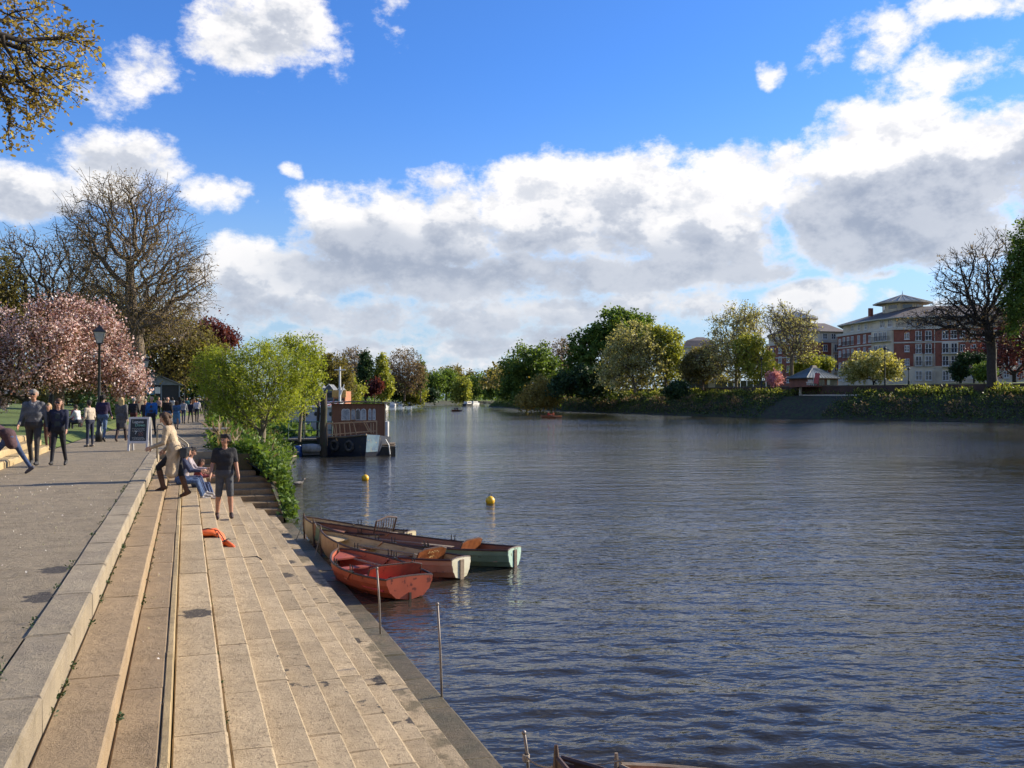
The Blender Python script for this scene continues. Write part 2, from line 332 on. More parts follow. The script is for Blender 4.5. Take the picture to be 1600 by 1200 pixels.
# ================================================================== the riverside steps
STAINS = [at(309, 957, -.53), at(462, 1021, -.83), at(473, 1044, -.83), at(506, 1042, -.98), at(564, 1073, -1.13), at(615, 1102, -1.28), at(655, 1120, -1.43), at(446, 898, -1.28), at(462, 914, -1.43),
          at(478, 935, -1.43), at(500, 960, -1.58), at(524, 978, -1.58), at(548, 1000, -1.58), at(450, 878, -1.43), at(428, 868, -1.43), at(600, 1060, -1.43)]
slab_m = stone('tan_stone', (.455, .352, .225), (.385, .298, .19), (.19, .14, .09), stains=STAINS)
conc_m = stone('brown_concrete', (.35, .252, .150), (.295, .214, .130), (.23, .165, .10), sthr=.66, vary=.10)
kerb_m = stone('kerb_stone', (.335, .275, .190), (.275, .225, .160), (.19, .15, .1), sthr=.66, vary=.2)
wet_m = stone('wet_stone', (.165, .125, .070), (.11, .092, .05), (.07, .07, .03), wet=1)
core_m = mat('joint_soil', (.075, .058, .030), (.05, .05, .02), 9, 1, .6, 60, .02, coords='World')
ochre_m = stone('ochre_stone', (.43, .32, .17), (.36, .27, .15), (.2, .15, .08), sthr=.62)
# level: (top height, outer edge)
E = [-.735, -.397, -.079, .267, .567, .867, 1.167, 1.467, 1.767, 2.067, 2.367, 2.76]
Z = [0, -.19, -.36, -.53, -.68, -.83, -.98, -1.13, -1.28, -1.43, -1.58, -1.725]
F = [29.85, 29.5, 29.15, 28.8, 28.4, 28.0, 27.6, 27.2, 26.8, 26.4, 26.0, 25.6]      # where each level turns the corner
steps = tag(link('river_steps', None), kind='structure')
core = MB()
for k in range(1, 12): core.box(E[k - 1] - .1, E[k] - .035, -12, F[k - 1] - .02, -2.6, Z[k] - .055)
core.build('step_core', core_m, steps)
SL = {}
def slab(parent, x0, x1, y0, y1, z, h, material, name='slab', jit=.004, bev=.014):
    key = (round(x1 - x0, 3), round(y1 - y0, 2), h, material.name, random.randrange(4))
    if key not in SL:
        w, l = (x1 - x0) / 2, (y1 - y0) / 2; b = MB(); b.bbox(-w, w, -l, l, -h, 0, bev)
        b.v = [(px + random.uniform(-jit, jit), py + random.uniform(-jit, jit), pz + (random.uniform(-jit, jit) if pz > -h * .9 else 0)) for px, py, pz in b.v]
        SL[key] = mesh(name, b.v, b.f, material)
    return link(name, SL[key], parent, ((x0 + x1) / 2, (y0 + y1) / 2, z))
LEN = [1.25, 1.5, 1.7, 1.95]
def course(parent, x0, x1, ya, yb, z, h, material, name='slab', lens=LEN, gap=.005, tilt=.006, jit=.004, bev=.014):
    y = ya + random.choice([-.2, 0, -.45])
    while y < yb - .3:
        l = random.choice(lens); l = min(l, yb - y)
        if yb - y - l < .4: l = yb - y
        o = slab(parent, x0, x1, y, round(y + l - gap, 3), z + random.uniform(-tilt, tilt), h, material, name, jit, bev); o.rotation_euler = (random.uniform(-.002, .002), random.uniform(-.004, .006), random.uniform(-.002, .002))
        y += l
course(steps, -1.04, E[0], -4, F[0], 0.012, .30, kerb_m, 'kerb_stone', [1.28, 1.36, 1.44], .007, .003, .004, .02)
course(steps, E[0] + .006, E[1], -4, F[0] - .36, Z[1], .22, conc_m, 'concrete_tread', [2.6, 3.1], .006, .001, .002, .014)
course(steps, E[1] + .006, E[2] - .055, -4, F[1] - .36, Z[2], .22, conc_m, 'concrete_tread', [2.6, 3.1], .006, .001, .002, .012)
course(steps, E[2] - .05, E[2], -4, F[1] - .36, Z[2] + .004, .22, ochre_m, 'nosing_stone', [.9, 1.1, 1.3], .005, .001, .002, .006)
course(steps, E[2] + .008, E[3], -4, F[2] - .36, Z[3], .2, slab_m, 'slab')
course(steps, E[3] + .022, E[4], -4, F[3] - .40, Z[4], .2, slab_m, 'slab')
for k in range(5, 11): course(steps, E[k - 1] + .004, E[k], -4, F[k - 1] - .40, Z[k], .2, slab_m, 'slab')
course(steps, E[10] + .004, E[11], -4, F[10] - .40, Z[11] + .002, .3, wet_m, 'wet_slab', [1.1, 1.3, 1.5], .012, .006, .006, .02)
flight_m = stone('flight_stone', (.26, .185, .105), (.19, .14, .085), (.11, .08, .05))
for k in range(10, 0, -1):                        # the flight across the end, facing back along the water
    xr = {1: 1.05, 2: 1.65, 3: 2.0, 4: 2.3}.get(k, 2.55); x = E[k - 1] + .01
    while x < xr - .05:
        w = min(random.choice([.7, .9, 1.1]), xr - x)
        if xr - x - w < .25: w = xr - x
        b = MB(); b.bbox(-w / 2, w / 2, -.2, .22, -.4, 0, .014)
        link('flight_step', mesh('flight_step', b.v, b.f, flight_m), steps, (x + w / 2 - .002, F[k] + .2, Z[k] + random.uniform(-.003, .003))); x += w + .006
b = MB(); b.box(.0, 2.54, 26.3, 29.9, -2.6, -1.75); b.box(1.0, 1.9, 29.0, 29.84, -2, -.03); b.build('step_core', core_m, steps)
for i in range(2): slab(steps, -.73 + .8 * i, .06 + .8 * i, 29.86, 30.2, .012, .3, kerb_m, 'kerb_stone', .004, .02)
bk = lambda y, *q: [(x, y, z) for x, z in q]
strip('river_bank', [bk(29.86, (.84, .0), (1.5, -.1), (2.1, -.8), (2.66, -1.8)), bk(29.2, (1.6, -.2), (1.9, -.25), (2.3, -.8), (2.66, -1.8)), bk(28.5, (2.0, -.45), (2.2, -.5), (2.45, -.9), (2.66, -1.8)), bk(27.9, (2.3, -.7), (2.4, -.75), (2.55, -1.0), (2.66, -1.8)), bk(26.0, (2.54, -1.6), (2.56, -1.62), (2.6, -1.7), (2.66, -1.9))], earth_m)
# low stone steps on the landward side of the promenade
terr = tag(link('terrace_steps', None), kind='structure')
for i in range(3):
    course(terr, -4.35 - .36 * i, -4.0 - .36 * i, 6, 33, .16 * (i + 1), .2 + .16 * i, ochre_m, 'stone_block', [.7, .9, 1.2, 1.4], .02, .012, .012, .03)
b = MB(); b.box(-5.3, -4.1, 5, 33, -.2, .1); b.box(-5.3, -4.45, 5, 33, .1, .26); b.box(-5.3, -4.8, 5, 33, .26, .42); b.build('step_core', core_m, terr)
# ================================================================== trees and plants
def grow(trunk, tips, bf):
    """Join the tips to the trunk by a spanning tree that weighs branch length against distance from the root."""
    nt = len(trunk); P = np.vstack([trunk, tips]); N = len(P); par = np.full(N, -1); path = np.zeros(N); order = list(range(nt))
    for i in range(1, nt): par[i] = i - 1; path[i] = path[i - 1] + np.linalg.norm(P[i] - P[i - 1])
    C = np.full(N, 1e9); B = np.zeros(N, dtype=int); live = np.ones(N, bool); live[:nt] = False
    def upd(j):
        d = np.linalg.norm(P - P[j], axis=1) + bf * path[j]; s = (d < C) & live; C[s] = d[s]; B[s] = j
    for j in range(nt // 3, nt): upd(j)
    for _ in range(N - nt):
        j = int(np.argmin(np.where(live, C, 1e9))); k = B[j]; par[j] = k; path[j] = path[k] + np.linalg.norm(P[j] - P[k]); live[j] = False; order.append(j); upd(j)
    return P, par, order
def in_ellipsoids(ells, n, rg, shell=.0):
    vol = np.array([e[3] * e[4] * e[5] for e in ells]); w = vol ** .8; w /= w.sum(); k = rg.choice(len(ells), n, p=w); d = rg.normal(size=(n, 3)); d /= np.linalg.norm(d, axis=1)[:, None]
    r = rg.random(n) ** (1 / 3 if not shell else shell); c = np.array(ells)[k]
    return c[:, :3] + d * r[:, None] * c[:, 3:6]
def tubes(P, par, order, rad, bark_sides=(3, 5, 8)):
    kids = {}
    for j in order:
        if par[j] >= 0: kids.setdefault(par[j], []).append(j)
    V = []; Fq = []; base = 0; stack = [order[0]]; starts = [(None, order[0])]
    while starts:
        p0, j = starts.pop(); ch = [] if p0 is None else [p0]
        while True:
            ch.append(j); ks = kids.get(j, [])
            if not ks: break
            ks = sorted(ks, key=lambda q: -rad[q]); starts += [(j, q) for q in ks[1:]]; j = ks[0]
        pts = P[ch].copy(); r = rad[ch].copy()
        if p0 is not None: r[0] = min(r[0], r[1] * 1.25)
        if len(pts) > 2: pts[1:-1] = .5 * pts[1:-1] + .25 * (pts[:-2] + pts[2:])
        if len(pts) < 2: continue
        s = bark_sides[0] if r[0] < .03 else (bark_sides[1] if r[0] < .12 else bark_sides[2])
        t = np.gradient(pts, axis=0); t /= np.linalg.norm(t, axis=1)[:, None] + 1e-9
        a = np.where(np.abs(t[:, 2:3]) > .9, np.array([[1., 0, 0]]), np.array([[0, 0, 1.]])); u = np.cross(t, a); u /= np.linalg.norm(u, axis=1)[:, None] + 1e-9; w = np.cross(t, u)
        ang = 2 * np.pi * np.arange(s) / s
        ring = pts[:, None, :] + r[:, None, None] * (u[:, None, :] * np.cos(ang)[None, :, None] + w[:, None, :] * np.sin(ang)[None, :, None])
        m_ = len(pts); V.append(ring.reshape(-1, 3)); ii = (np.arange(m_ - 1)[:, None] * s + np.arange(s)[None, :]); jj = (np.arange(m_ - 1)[:, None] * s + (np.arange(s)[None, :] + 1) % s)
        Fq.append(np.stack([ii, jj, jj + s, ii + s], -1).reshape(-1, 4) + base); base += m_ * s
    return np.vstack(V), np.vstack(Fq)
def leaf_quads(C, size, aspect, rg, droop=0.0, vary=.5):
    n = len(C); a = rg.normal(size=(n, 3)); a[:, 2] = a[:, 2] * (1 - abs(droop)) - droop * 2.0; a /= np.linalg.norm(a, axis=1)[:, None]
    b = np.cross(a, rg.normal(size=(n, 3))); b /= np.linalg.norm(b, axis=1)[:, None]; c = np.cross(a, b)
    s = size * (1 - vary + 2 * vary * rg.random(n))[:, None]; h = s * aspect * .5
    V = np.stack([C, C + a * s * .45 + b * h + c * s * .12, C + a * s, C + a * s * .5 - b * h + c * s * .12], 1).reshape(-1, 3)
    return V, np.arange(4 * n).reshape(-1, 4)
def tree_parts(root, base, ells, n, trunk_pts, r_tip, r_base, bark, leaf=None, nleaf=0, lsize=.1, spread=.2, aspect=.55, droop=0.0, bf=.35, seed=1, shell=.45, jit=.04, gravity=0.0, twig=0, leaf_all=False):
    """trunk (with limbs and twigs) and crown under root; all points relative to base"""
    rg = np.random.default_rng(seed); b0 = np.array(base); E_ = [(*(np.array(e[:3]) - b0), *e[3:]) for e in ells]
    tips = in_ellipsoids(E_, n, rg, shell); tips = tips[tips[:, 2] > .25]
    tr = np.array(trunk_pts, float); tt = [tr[0]]
    for p_, q_ in zip(tr[:-1], tr[1:]):
        k = max(2, int(np.linalg.norm(q_ - p_) / .6)); tt += [p_ + (q_ - p_) * i / k for i in range(1, k + 1)]
    tr = np.array(tt); P, par, order = grow(tr, tips, bf)
    if twig:                                             # fine side twigs off the outer shoots
        src = rg.choice(np.arange(len(tr), len(P)), twig); ctr = np.mean(tips, axis=0); o = P[src] - ctr; o /= np.linalg.norm(o, axis=1)[:, None] + 1e-9
        L = np.mean([e[3] for e in E_]) * .16; q = P[src] + (o * .7 + rg.normal(size=(twig, 3)) * .6) * L * (.4 + rg.random((twig, 1)))
        i0 = len(P); P = np.vstack([P, q]); par = np.concatenate([par, src]); order += list(range(i0, i0 + twig))
    cnt = np.zeros(len(P)); isleaf = np.ones(len(P), bool); isleaf[par[par >= 0]] = False; cnt[isleaf] = 1
    for j in reversed(order):
        if par[j] >= 0: cnt[par[j]] += cnt[j]
    e = math.log(r_base / r_tip) / math.log(max(cnt[order[0]], 2)); rad = r_tip * np.maximum(cnt, 1) ** e
    P = P + rg.normal(size=P.shape) * jit * (np.minimum(1, .3 / (rad + .05)))[:, None] * (np.arange(len(P)) >= len(tr))[:, None]
    if len(tr) > 3: rad[0] *= 1.35; rad[1] *= 1.1
    V, Fq = tubes(P, par, order, rad); link('trunk', mesh('trunk', V, Fq, bark, smooth=True), root)
    if leaf is not None:
        src = np.where((cnt <= (6 if leaf_all else 2)) & (np.arange(len(P)) >= len(tr)))[0]; k = rg.choice(src, nleaf); C = P[k]; t = rg.random((nleaf, 1)); C = C * (1 - t * .6) + P[np.maximum(par[k], 0)] * t * .6
        C = C + rg.normal(size=C.shape) * spread; 
        if gravity: C[:, 2] -= np.abs(rg.normal(size=nleaf)) * gravity
        V, Fq = leaf_quads(C, lsize, aspect, rg, droop); link('crown', mesh('crown', V, Fq, leaf), root)
    return root
def pe(d, *ee):           # ellipsoids measured in the picture at distance d: (column, row, half width, half height[, depth offset])
    out = []
    for q in ee:
        u, v, hw, hh = q[:4]; dd = d + (q[4] if len(q) > 4 else 0); c = at_d(u, v, dd); out.append((c.x, c.y, c.z, hw * dd / FPX, hw * dd / FPX, hh * dd / FPX))
    return out
bark_d = mat('bark_dark', (.060, .048, .036), (.035, .028, .022), 3, .95, .5, 20, .02)
bark_b = mat('bark_brown', (.175, .135, .095), (.11, .085, .062), 2, .95, .5, 16, .02)
bark_g = mat('bark_grey', (.20, .165, .115), (.12, .10, .07), 1.2, .95, .4, 12, .02)
L_plane = leafmat('leaf_budding', [(0, (.10, .065, .030)), (.5, (.20, .135, .050)), (1, (.28, .22, .08))])
L_olive = leafmat('leaf_olive', [(0, (.065, .056, .020)), (.5, (.145, .122, .038)), (1, (.23, .20, .065))])
L_over = leafmat('leaf_overhang', [(0, (.13, .085, .03)), (.4, (.24, .17, .045)), (.75, (.34, .27, .07)), (1, (.42, .36, .18))])
L_blos = leafmat('leaf_blossom', [(0, (.10, .042, .03)), (.22, (.20, .09, .06)), (.36, (.09, .075, .025)), (.46, (.36, .21, .17)), (.64, (.58, .41, .36)), (1, (.78, .64, .57))], .3, tint=(1.05, .95, .92))
L_will = leafmat('leaf_willow', [(0, (.115, .145, .018)), (.5, (.225, .265, .028)), (1, (.33, .36, .05))], .45)
L_green = leafmat('leaf_green', [(0, (.040, .068, .016)), (.5, (.088, .14, .028)), (1, (.16, .22, .045))])
L_dark = leafmat('leaf_dark', [(0, (.012, .026, .010)), (.5, (.026, .050, .016)), (1, (.05, .085, .024))], .2)
L_yel = leafmat('leaf_yellowgreen', [(0, (.12, .14, .024)), (.5, (.235, .25, .042)), (1, (.35, .35, .08))])
L_pale = leafmat('leaf_pale', [(0, (.16, .15, .055)), (.5, (.30, .28, .11)), (1, (.46, .44, .25))])
L_red = leafmat('leaf_copper', [(0, (.045, .012, .014)), (.5, (.095, .025, .028)), (1, (.16, .05, .045))])
L_brown = leafmat('leaf_brownbud', [(0, (.10, .07, .043)), (.5, (.165, .118, .075)), (1, (.23, .17, .11))]); L_gold = leafmat('leaf_gold', [(0, (.15, .11, .03)), (.5, (.27, .20, .05)), (1, (.40, .32, .10))])
L_pink = leafmat('leaf_pink', [(0, (.30, .11, .16)), (.5, (.48, .22, .28)), (1, (.62, .36, .40))])
L_cream = leafmat('leaf_creamblossom', [(0, (.10, .10, .02)), (.4, (.24, .23, .06)), (.7, (.42, .38, .16)), (1, (.62, .58, .34))])
L_bank = leafmat('leaf_bank', [(0, (.028, .052, .012)), (.45, (.065, .115, .022)), (.85, (.13, .19, .035)), (1, (.24, .22, .09))])
L_fbank = leafmat('leaf_farbank', [(0, (.040, .042, .016)), (.3, (.055, .078, .022)), (.6, (.09, .12, .03)), (.85, (.14, .19, .04)), (1, (.20, .17, .08))])
def lerp3(a, b, t): return tuple(x + (y - x) * t for x, y in zip(a, b))
def ptree(name, label, cat, d, base_u, base_z, ees, trunk_top, **kw):
    """tree at distance d; base_u is its column; trunk_top: height of the first fork, metres"""
    b = at_d(base_u, HV, d); base = (b.x, b.y, base_z); root = thing(name, label, cat, base, 0, kw.pop('group', None))
    tp = kw.pop('trunk_pts', [(0, 0, -.2), (kw.pop('lean', 0.1), .1, trunk_top)])
    return tree_parts(root, base, pe(d, *ees), trunk_pts=tp, **kw)
# --- left side
ptree('plane_tree', 'tall plane tree almost bare behind the pink blossom, highest crown along the promenade', 'tree', 75, 212, .9,
      [(205,385,105,100), (255,440,72,100,-2), (140,370,58,70), (292,440,42,62), (205,310,75,42), (235,500,85,45), (165,455,60,60)], 5,
      trunk_pts=[(0, 0, -.2), (.2, 0, 4), (-.4, .3, 8), (-.5, .2, 11.0)], n=3800, r_tip=.0125, r_base=.60, bark=bark_b, leaf=L_plane, nleaf=15000, lsize=.125, spread=.24, bf=.2, seed=11, twig=5200)
ptree('bare_tree', 'bare dark branched tree left of the tall plane tree', 'tree', 88, 85, 1.2, [(45,430,62,72), (120,420,58,78), (85,480,80,50), (10,390,30,40)], 5,
      n=2200, r_tip=.018, r_base=.45, bark=bark_d, leaf=L_brown, nleaf=3500, lsize=.2, spread=.3, bf=.2, seed=12, twig=1600)
ptree('budding_tree', 'low brown-olive budding tree below the tall plane tree', 'tree', 95, 262, .8, [(265,550,75,52), (215,530,60,50), (312,545,42,36), (250,500,60,35)], 3.5,
      n=1800, r_tip=.02, r_base=.4, bark=bark_d, leaf=L_olive, nleaf=15000, lsize=.28, spread=.35, bf=.3, seed=13, twig=700)
ptree('budding_tree', 'twiggy brown-olive tree behind the blossom, left of the lamp post', 'tree', 92, 160, .9, [(170,490,65,60), (110,510,60,45)], 3.5,
      n=1600, r_tip=.02, r_base=.35, bark=bark_d, leaf=L_olive, nleaf=6000, lsize=.26, spread=.35, bf=.3, seed=14, twig=900)
ptree('copper_beech', 'dark red copper beech showing above the willow', 'tree', 135, 328, .8, [(325,518,26,18), (347,532,24,20), (310,540,25,20)], 4,
      n=500, r_tip=.03, r_base=.4, bark=bark_d, leaf=L_red, nleaf=6500, lsize=.42, spread=.5, seed=15)
ptree('evergreen_tree', 'dark evergreen tree at the left edge above the blossom', 'tree', 84, 2, 1.0, [(5,470,34,70), (-20,500,60,90), (35,520,40,45)], 4,
      n=600, r_tip=.03, r_base=.4, bark=bark_d, leaf=L_olive, nleaf=9000, lsize=.32, spread=.4, seed=16)
ptree('cherry_tree', 'pink blossoming cherry tree with dark trunk, leftmost of the two', 'tree', 44, 42, .5, [(50,535,70,72), (-10,560,70,78), (90,500,48,45), (25,588,70,30), (-60,540,60,70), (85,560,45,50)], 1.6,
      n=620, r_tip=.014, r_base=.26, bark=bark_d, leaf=L_blos, nleaf=22000, lsize=.11, spread=.19, aspect=.8, bf=.3, seed=17, shell=.4, group='blossoming cherry trees', leaf_all=True)
ptree('cherry_tree', 'pink blossoming cherry tree with grey trunk, beside the tall lamp post', 'tree', 47, 89, .5, [(135,535,58,58), (178,575,48,45), (205,600,34,26), (105,578,60,30), (145,500,40,35)], 1.7,
      n=520, r_tip=.014, r_base=.27, bark=bark_g, leaf=L_blos, nleaf=18000, lsize=.11, spread=.19, aspect=.8, bf=.3, seed=18, shell=.4, group='blossoming cherry trees', leaf_all=True)
ptree('willow_bush', 'bright yellow-green spreading willow on the near river bank', 'willow', 42, 410, -.75,
      [(395,590,80,55), (345,575,45,36), (450,600,38,52), (395,635,75,35), (420,550,38,24), (360,610,50,40), (330,560,28,22), (315,595,22,25), (470,575,22,30)], 1.0,
      trunk_pts=[(0, 0, -.2), (-.05, 0, .5), (.05, 0, 1.0)], n=1900, r_tip=.007, r_base=.17, bark=bark_g, leaf=L_will, nleaf=27000, lsize=.16, spread=.12, aspect=.22, droop=.1, bf=.45, seed=19, leaf_all=True)
ptree('sapling', 'thin pale green sapling rising behind the willow', 'tree', 52, 468, -.6, [(478,552,32,32), (452,540,22,22), (490,590,24,40), (470,600,30,50)], 1.5,
      n=500, r_tip=.008, r_base=.10, bark=bark_g, leaf=L_will, nleaf=6500, lsize=.16, spread=.16, aspect=.35, bf=.4, seed=20, leaf_all=True)
ptree('evergreen_tree', 'dark evergreen behind the kiosk roof', 'tree', 118, 300, .4, [(300,592,45,34), (275,585,40,30), (340,600,40,30)], 2,
      n=400, r_tip=.03, r_base=.3, bark=bark_d, leaf=L_dark, nleaf=9000, lsize=.4, spread=.5, seed=21)
ov = at_d(-330, HV, 11); root = thing('overhanging_plane_tree', 'plane tree with young golden leaves hanging into the top left corner', 'tree', (ov.x, ov.y, .46))
tree_parts(root, (ov.x, ov.y, .46), pe(14, (40,50,95,85), (30,150,62,60), (105,70,42,50), (15,215,30,40), (60,130,70,50), (-120,20,160,140), (-200,150,120,120), (-60,-120,160,120), (-350,-60,200,160)),
      n=2400, trunk_pts=[(0, 0, -.2), (.1, 0, 2.0), (.3, .2, 4.2), (.7, .5, 5.6)], r_tip=.005, r_base=.30, bark=bark_d, leaf=L_over, nleaf=15000, lsize=.062, spread=.08, aspect=.8, droop=.2, bf=.3, seed=22, jit=.03, twig=1500)
# --- far reach of the river: (name, label, cat, distance, column, ground, ellipses, leaf, count, size, bark, n)
FAR = [
 ('bare_tree','brown bare round-headed tree behind the dark cypress','tree',265,553,1,[(553,572,27,30),(545,590,25,25)],L_brown,3500,.45,bark_b,1000),
 ('cypress','narrow dark green cypress on the far left bank','tree',255,571,.5,[(571,575,9,30),(571,595,12,28)],L_dark,6000,.6,bark_d,200),
 ('poplar','narrow yellow-green poplar beside the dark cypress','tree',258,597,.5,[(596,580,10,26),(600,603,16,22)],L_yel,6000,.6,bark_b,250),
 ('bare_tree','brown bare round-headed tree behind the yellow willow','tree',275,632,1,[(632,575,30,32),(645,590,24,28),(618,590,20,25)],L_brown,4500,.45,bark_b,1200),
 ('poplar','narrow dark poplar at the right side of the bare tree','tree',280,657,.5,[(658,590,6,25)],L_green,2500,.6,bark_b,120),
 ('willow_tree','yellow-green rounded willow at the water on the far left bank','willow',290,645,.2,[(642,608,17,16),(655,612,13,12),(630,615,10,10)],L_yel,6000,.6,bark_b,200),
 ('plum_tree','small dark purple tree under the poplar','tree',240,585,.3,[(590,603,9,10),(577,610,8,8)],L_red,2500,.5,bark_d,120),
 ('green_tree','dark green tree behind the moored boats','tree',200,520,.5,[(520,585,28,34),(500,570,20,20),(538,600,20,25)],L_olive,6000,.5,bark_d,300),
 ('green_tree','dull green tree above the boathouse mast','tree',225,548,.5,[(550,612,22,18),(535,600,20,20)],L_yel,3500,.5,bark_d,200),
 ('dark_tree','dark tree between poplar and bare tree','tree',285,618,.4,[(617,605,14,22)],L_dark,3500,.6,bark_d,150),
 ('green_tree','dull green far tree right of the yellow willow','tree',420,678,.4,[(680,600,20,20),(668,605,18,18)],L_green,5000,.9,bark_d,200),
 ('green_tree','round green far tree over the end of the river','tree',460,697,.4,[(697,594,20,18),(705,605,18,16)],L_green,5000,.9,bark_d,200),
 ('willow_tree','pale green weeping tree at the end of the river','willow',430,724,.4,[(724,604,14,18),(718,612,14,14)],L_yel,5000,.8,bark_d,200),
 ('green_tree','grey-green far tree right of the weeping tree','tree',470,745,.4,[(745,600,16,16),(740,610,18,14)],L_green,4500,.9,bark_d,200),
 ('green_tree','hazy green tree where the far banks meet','tree',400,768,.4,[(768,600,18,22),(778,590,14,20)],L_green,5000,.9,bark_d,200),
 ('green_tree','far olive tree on the skyline behind the end of the river','tree',560,712,3,[(710,588,30,16),(735,592,26,14),(680,592,26,14)],L_olive,5000,1.1,bark_d,200),
 ('dark_tree','dark low tree by the far left water edge','tree',330,672,.2,[(672,618,16,10),(660,622,16,8)],L_dark,3000,.7,bark_d,120),
# --- right bank
 ('weeping_willow','dark green weeping willow at the left end of the far bank','willow',240,825,2,[(830,565,42,38),(798,590,26,36),(850,590,36,40),(815,610,34,26)],L_green,15000,.62,bark_d,400),
 ('golden_willow','low golden willow bush at the water below the weeping willow','willow',222,845,.5,[(845,605,28,20),(838,620,34,14),(862,615,16,16)],L_gold,7000,.5,bark_d,250),
 ('bare_tree','thin grey tree between the weeping willow and the tall green tree','tree',250,880,2,[(878,555,22,26)],L_brown,1200,.5,bark_b,350),
 ('tall_green_tree','tallest dense dark green tree on the far bank','tree',225,950,2.5,[(965,518,52,36),(915,560,34,48),(990,525,42,40),(945,560,50,50),(905,600,34,30)],L_green,24000,.65,bark_d,500),
 ('green_tree','dark green lower tree at the foot of the tallest tree','tree',212,915,2,[(915,600,34,30),(880,605,24,22),(940,610,26,22)],L_dark,9000,.55,bark_d,200),
 ('budding_tree','tan-olive budding tree before the tallest green tree','tree',198,992,3,[(985,545,38,42),(1010,560,34,40),(965,580,34,36)],L_pale,11000,.42,bark_b,700),
 ('green_tree','yellow-green tree with leaning trunk beside the tan budding tree','tree',200,1040,3.3,[(1040,545,28,40),(1052,570,20,28),(1020,530,24,24)],L_yel,10000,.45,bark_b,500),
 ('budding_tree','olive tree in front of the domed roof','tree',190,1098,3.5,[(1100,568,32,30),(1080,578,22,24)],L_olive,8000,.4,bark_b,500),
 ('poplar','tall white-tipped poplar with pale upright shoots','tree',186,1150,3.6,[(1152,522,44,42),(1145,560,58,36),(1165,500,26,24)],L_pale,9000,.36,bark_g,1300),
 ('green_tree','yellow-green tree right of the white-tipped poplar','tree',180,1188,3.6,[(1185,572,34,28),(1170,545,26,26)],L_yel,8000,.38,bark_b,500),
 ('budding_tree','thin almost bare tree before the left tower of the flats','tree',178,1237,3.6,[(1240,515,40,36),(1215,495,24,22),(1250,545,32,22)],L_pale,2600,.32,bark_b,1100),
 ('green_tree','small yellow-green tree left behind the pavilion','tree',186,1258,3.8,[(1262,568,20,16),(1250,578,18,14)],L_yel,4500,.36,bark_b,200),
 ('green_tree','small round yellow-green tree over the pavilion roof','tree',188,1290,3.8,[(1288,568,16,10)],L_yel,2500,.36,bark_b,120),
 ('pink_tree','small pink blossoming tree left of the pavilion','tree',172,1211,3.5,[(1210,591,12,11)],L_pink,2500,.28,bark_b,100),
 ('blossom_tree','broad low tree with cream blossom before the brick flats','tree',158,1365,3.6,[(1365,572,42,24),(1338,582,24,16),(1392,580,22,18)],L_cream,10000,.34,bark_d,400),
 ('copper_tree','rust-red tree behind the big bare tree','tree',172,1585,4,[(1590,540,55,52),(1545,560,40,35),(1620,520,50,60)],L_red,9000,.4,bark_d,600),
 ('clipped_bush','dark clipped round bush by the white wall of the flats','bush',165,1500,3.8,[(1500,578,14,16)],L_dark,3500,.3,bark_d,80),
 ('dark_shrub','dark spreading shrub under the big bare tree','bush',160,1522,3.8,[(1520,560,22,10),(1530,572,10,18)],L_dark,3500,.3,bark_d,100),
 ('green_bush','rounded green bush left of the bare tree trunk','bush',155,1538,3.8,[(1537,580,18,15)],L_green,3500,.3,bark_d,100),
 ('dark_bush','dark bush growing against the far embankment wall','bush',172,1060,1.6,[(1060,607,17,13),(1050,615,15,10)],L_dark,4000,.36,bark_d,100),
]
for i, (nm, lab, cat, d, u, gz, ees, lf, nl, ls, bk, n) in enumerate(FAR):
    top = min(v - hh for (_, v, _, hh) in ees); h = (HV - top) / FPX * d
    low = CAM_Z + (HV - max(v + .6 * hh for (_, v, _, hh) in ees)) / FPX * d - gz
    ptree(nm, lab, cat, d, u, gz, ees, max(.5, min(low, h * .45)), n=n, r_tip=.03, r_base=max(.12, h * .018), bark=bk, leaf=lf, nleaf=nl, lsize=ls, spread=ls * .9, aspect=.7, bf=.3, seed=100 + i, shell=.4,
          droop=.45 if cat == 'willow' else 0, gravity=1.0 if cat == 'willow' else 0, leaf_all=True, twig=(n if lf in (L_brown, L_pale) else 0))
ptree('bare_tree', 'big bare dark tree with wide low boughs on the far lawn', 'tree', 138, 1551, 3.7, [(1505,445,45,62), (1560,430,52,72), (1478,490,34,30), (1600,470,50,80), (1440,500,36,16), (1530,500,60,40)], 6,
      trunk_pts=[(0, 0, -.3), (-.2, 0, 2.5), (-.1, 0, 5.2), (-.5, 0, 8.0)], n=3400, r_tip=.022, r_base=.68, bark=bark_d, leaf=L_brown, nleaf=3000, lsize=.3, spread=.3, bf=.2, seed=31, twig=4200, shell=.45)
ptree('ivy_tree', 'dark green ivy-clad tree cut by the right edge', 'tree', 133, 1640, 3.7, [(1600,400,24,62), (1590,455,26,55), (1625,420,40,90), (1585,500,18,40)], 6,
      n=500, r_tip=.03, r_base=.5, bark=bark_d, leaf=L_green, nleaf=12000, lsize=.4, spread=.45, seed=32, leaf_all=True)
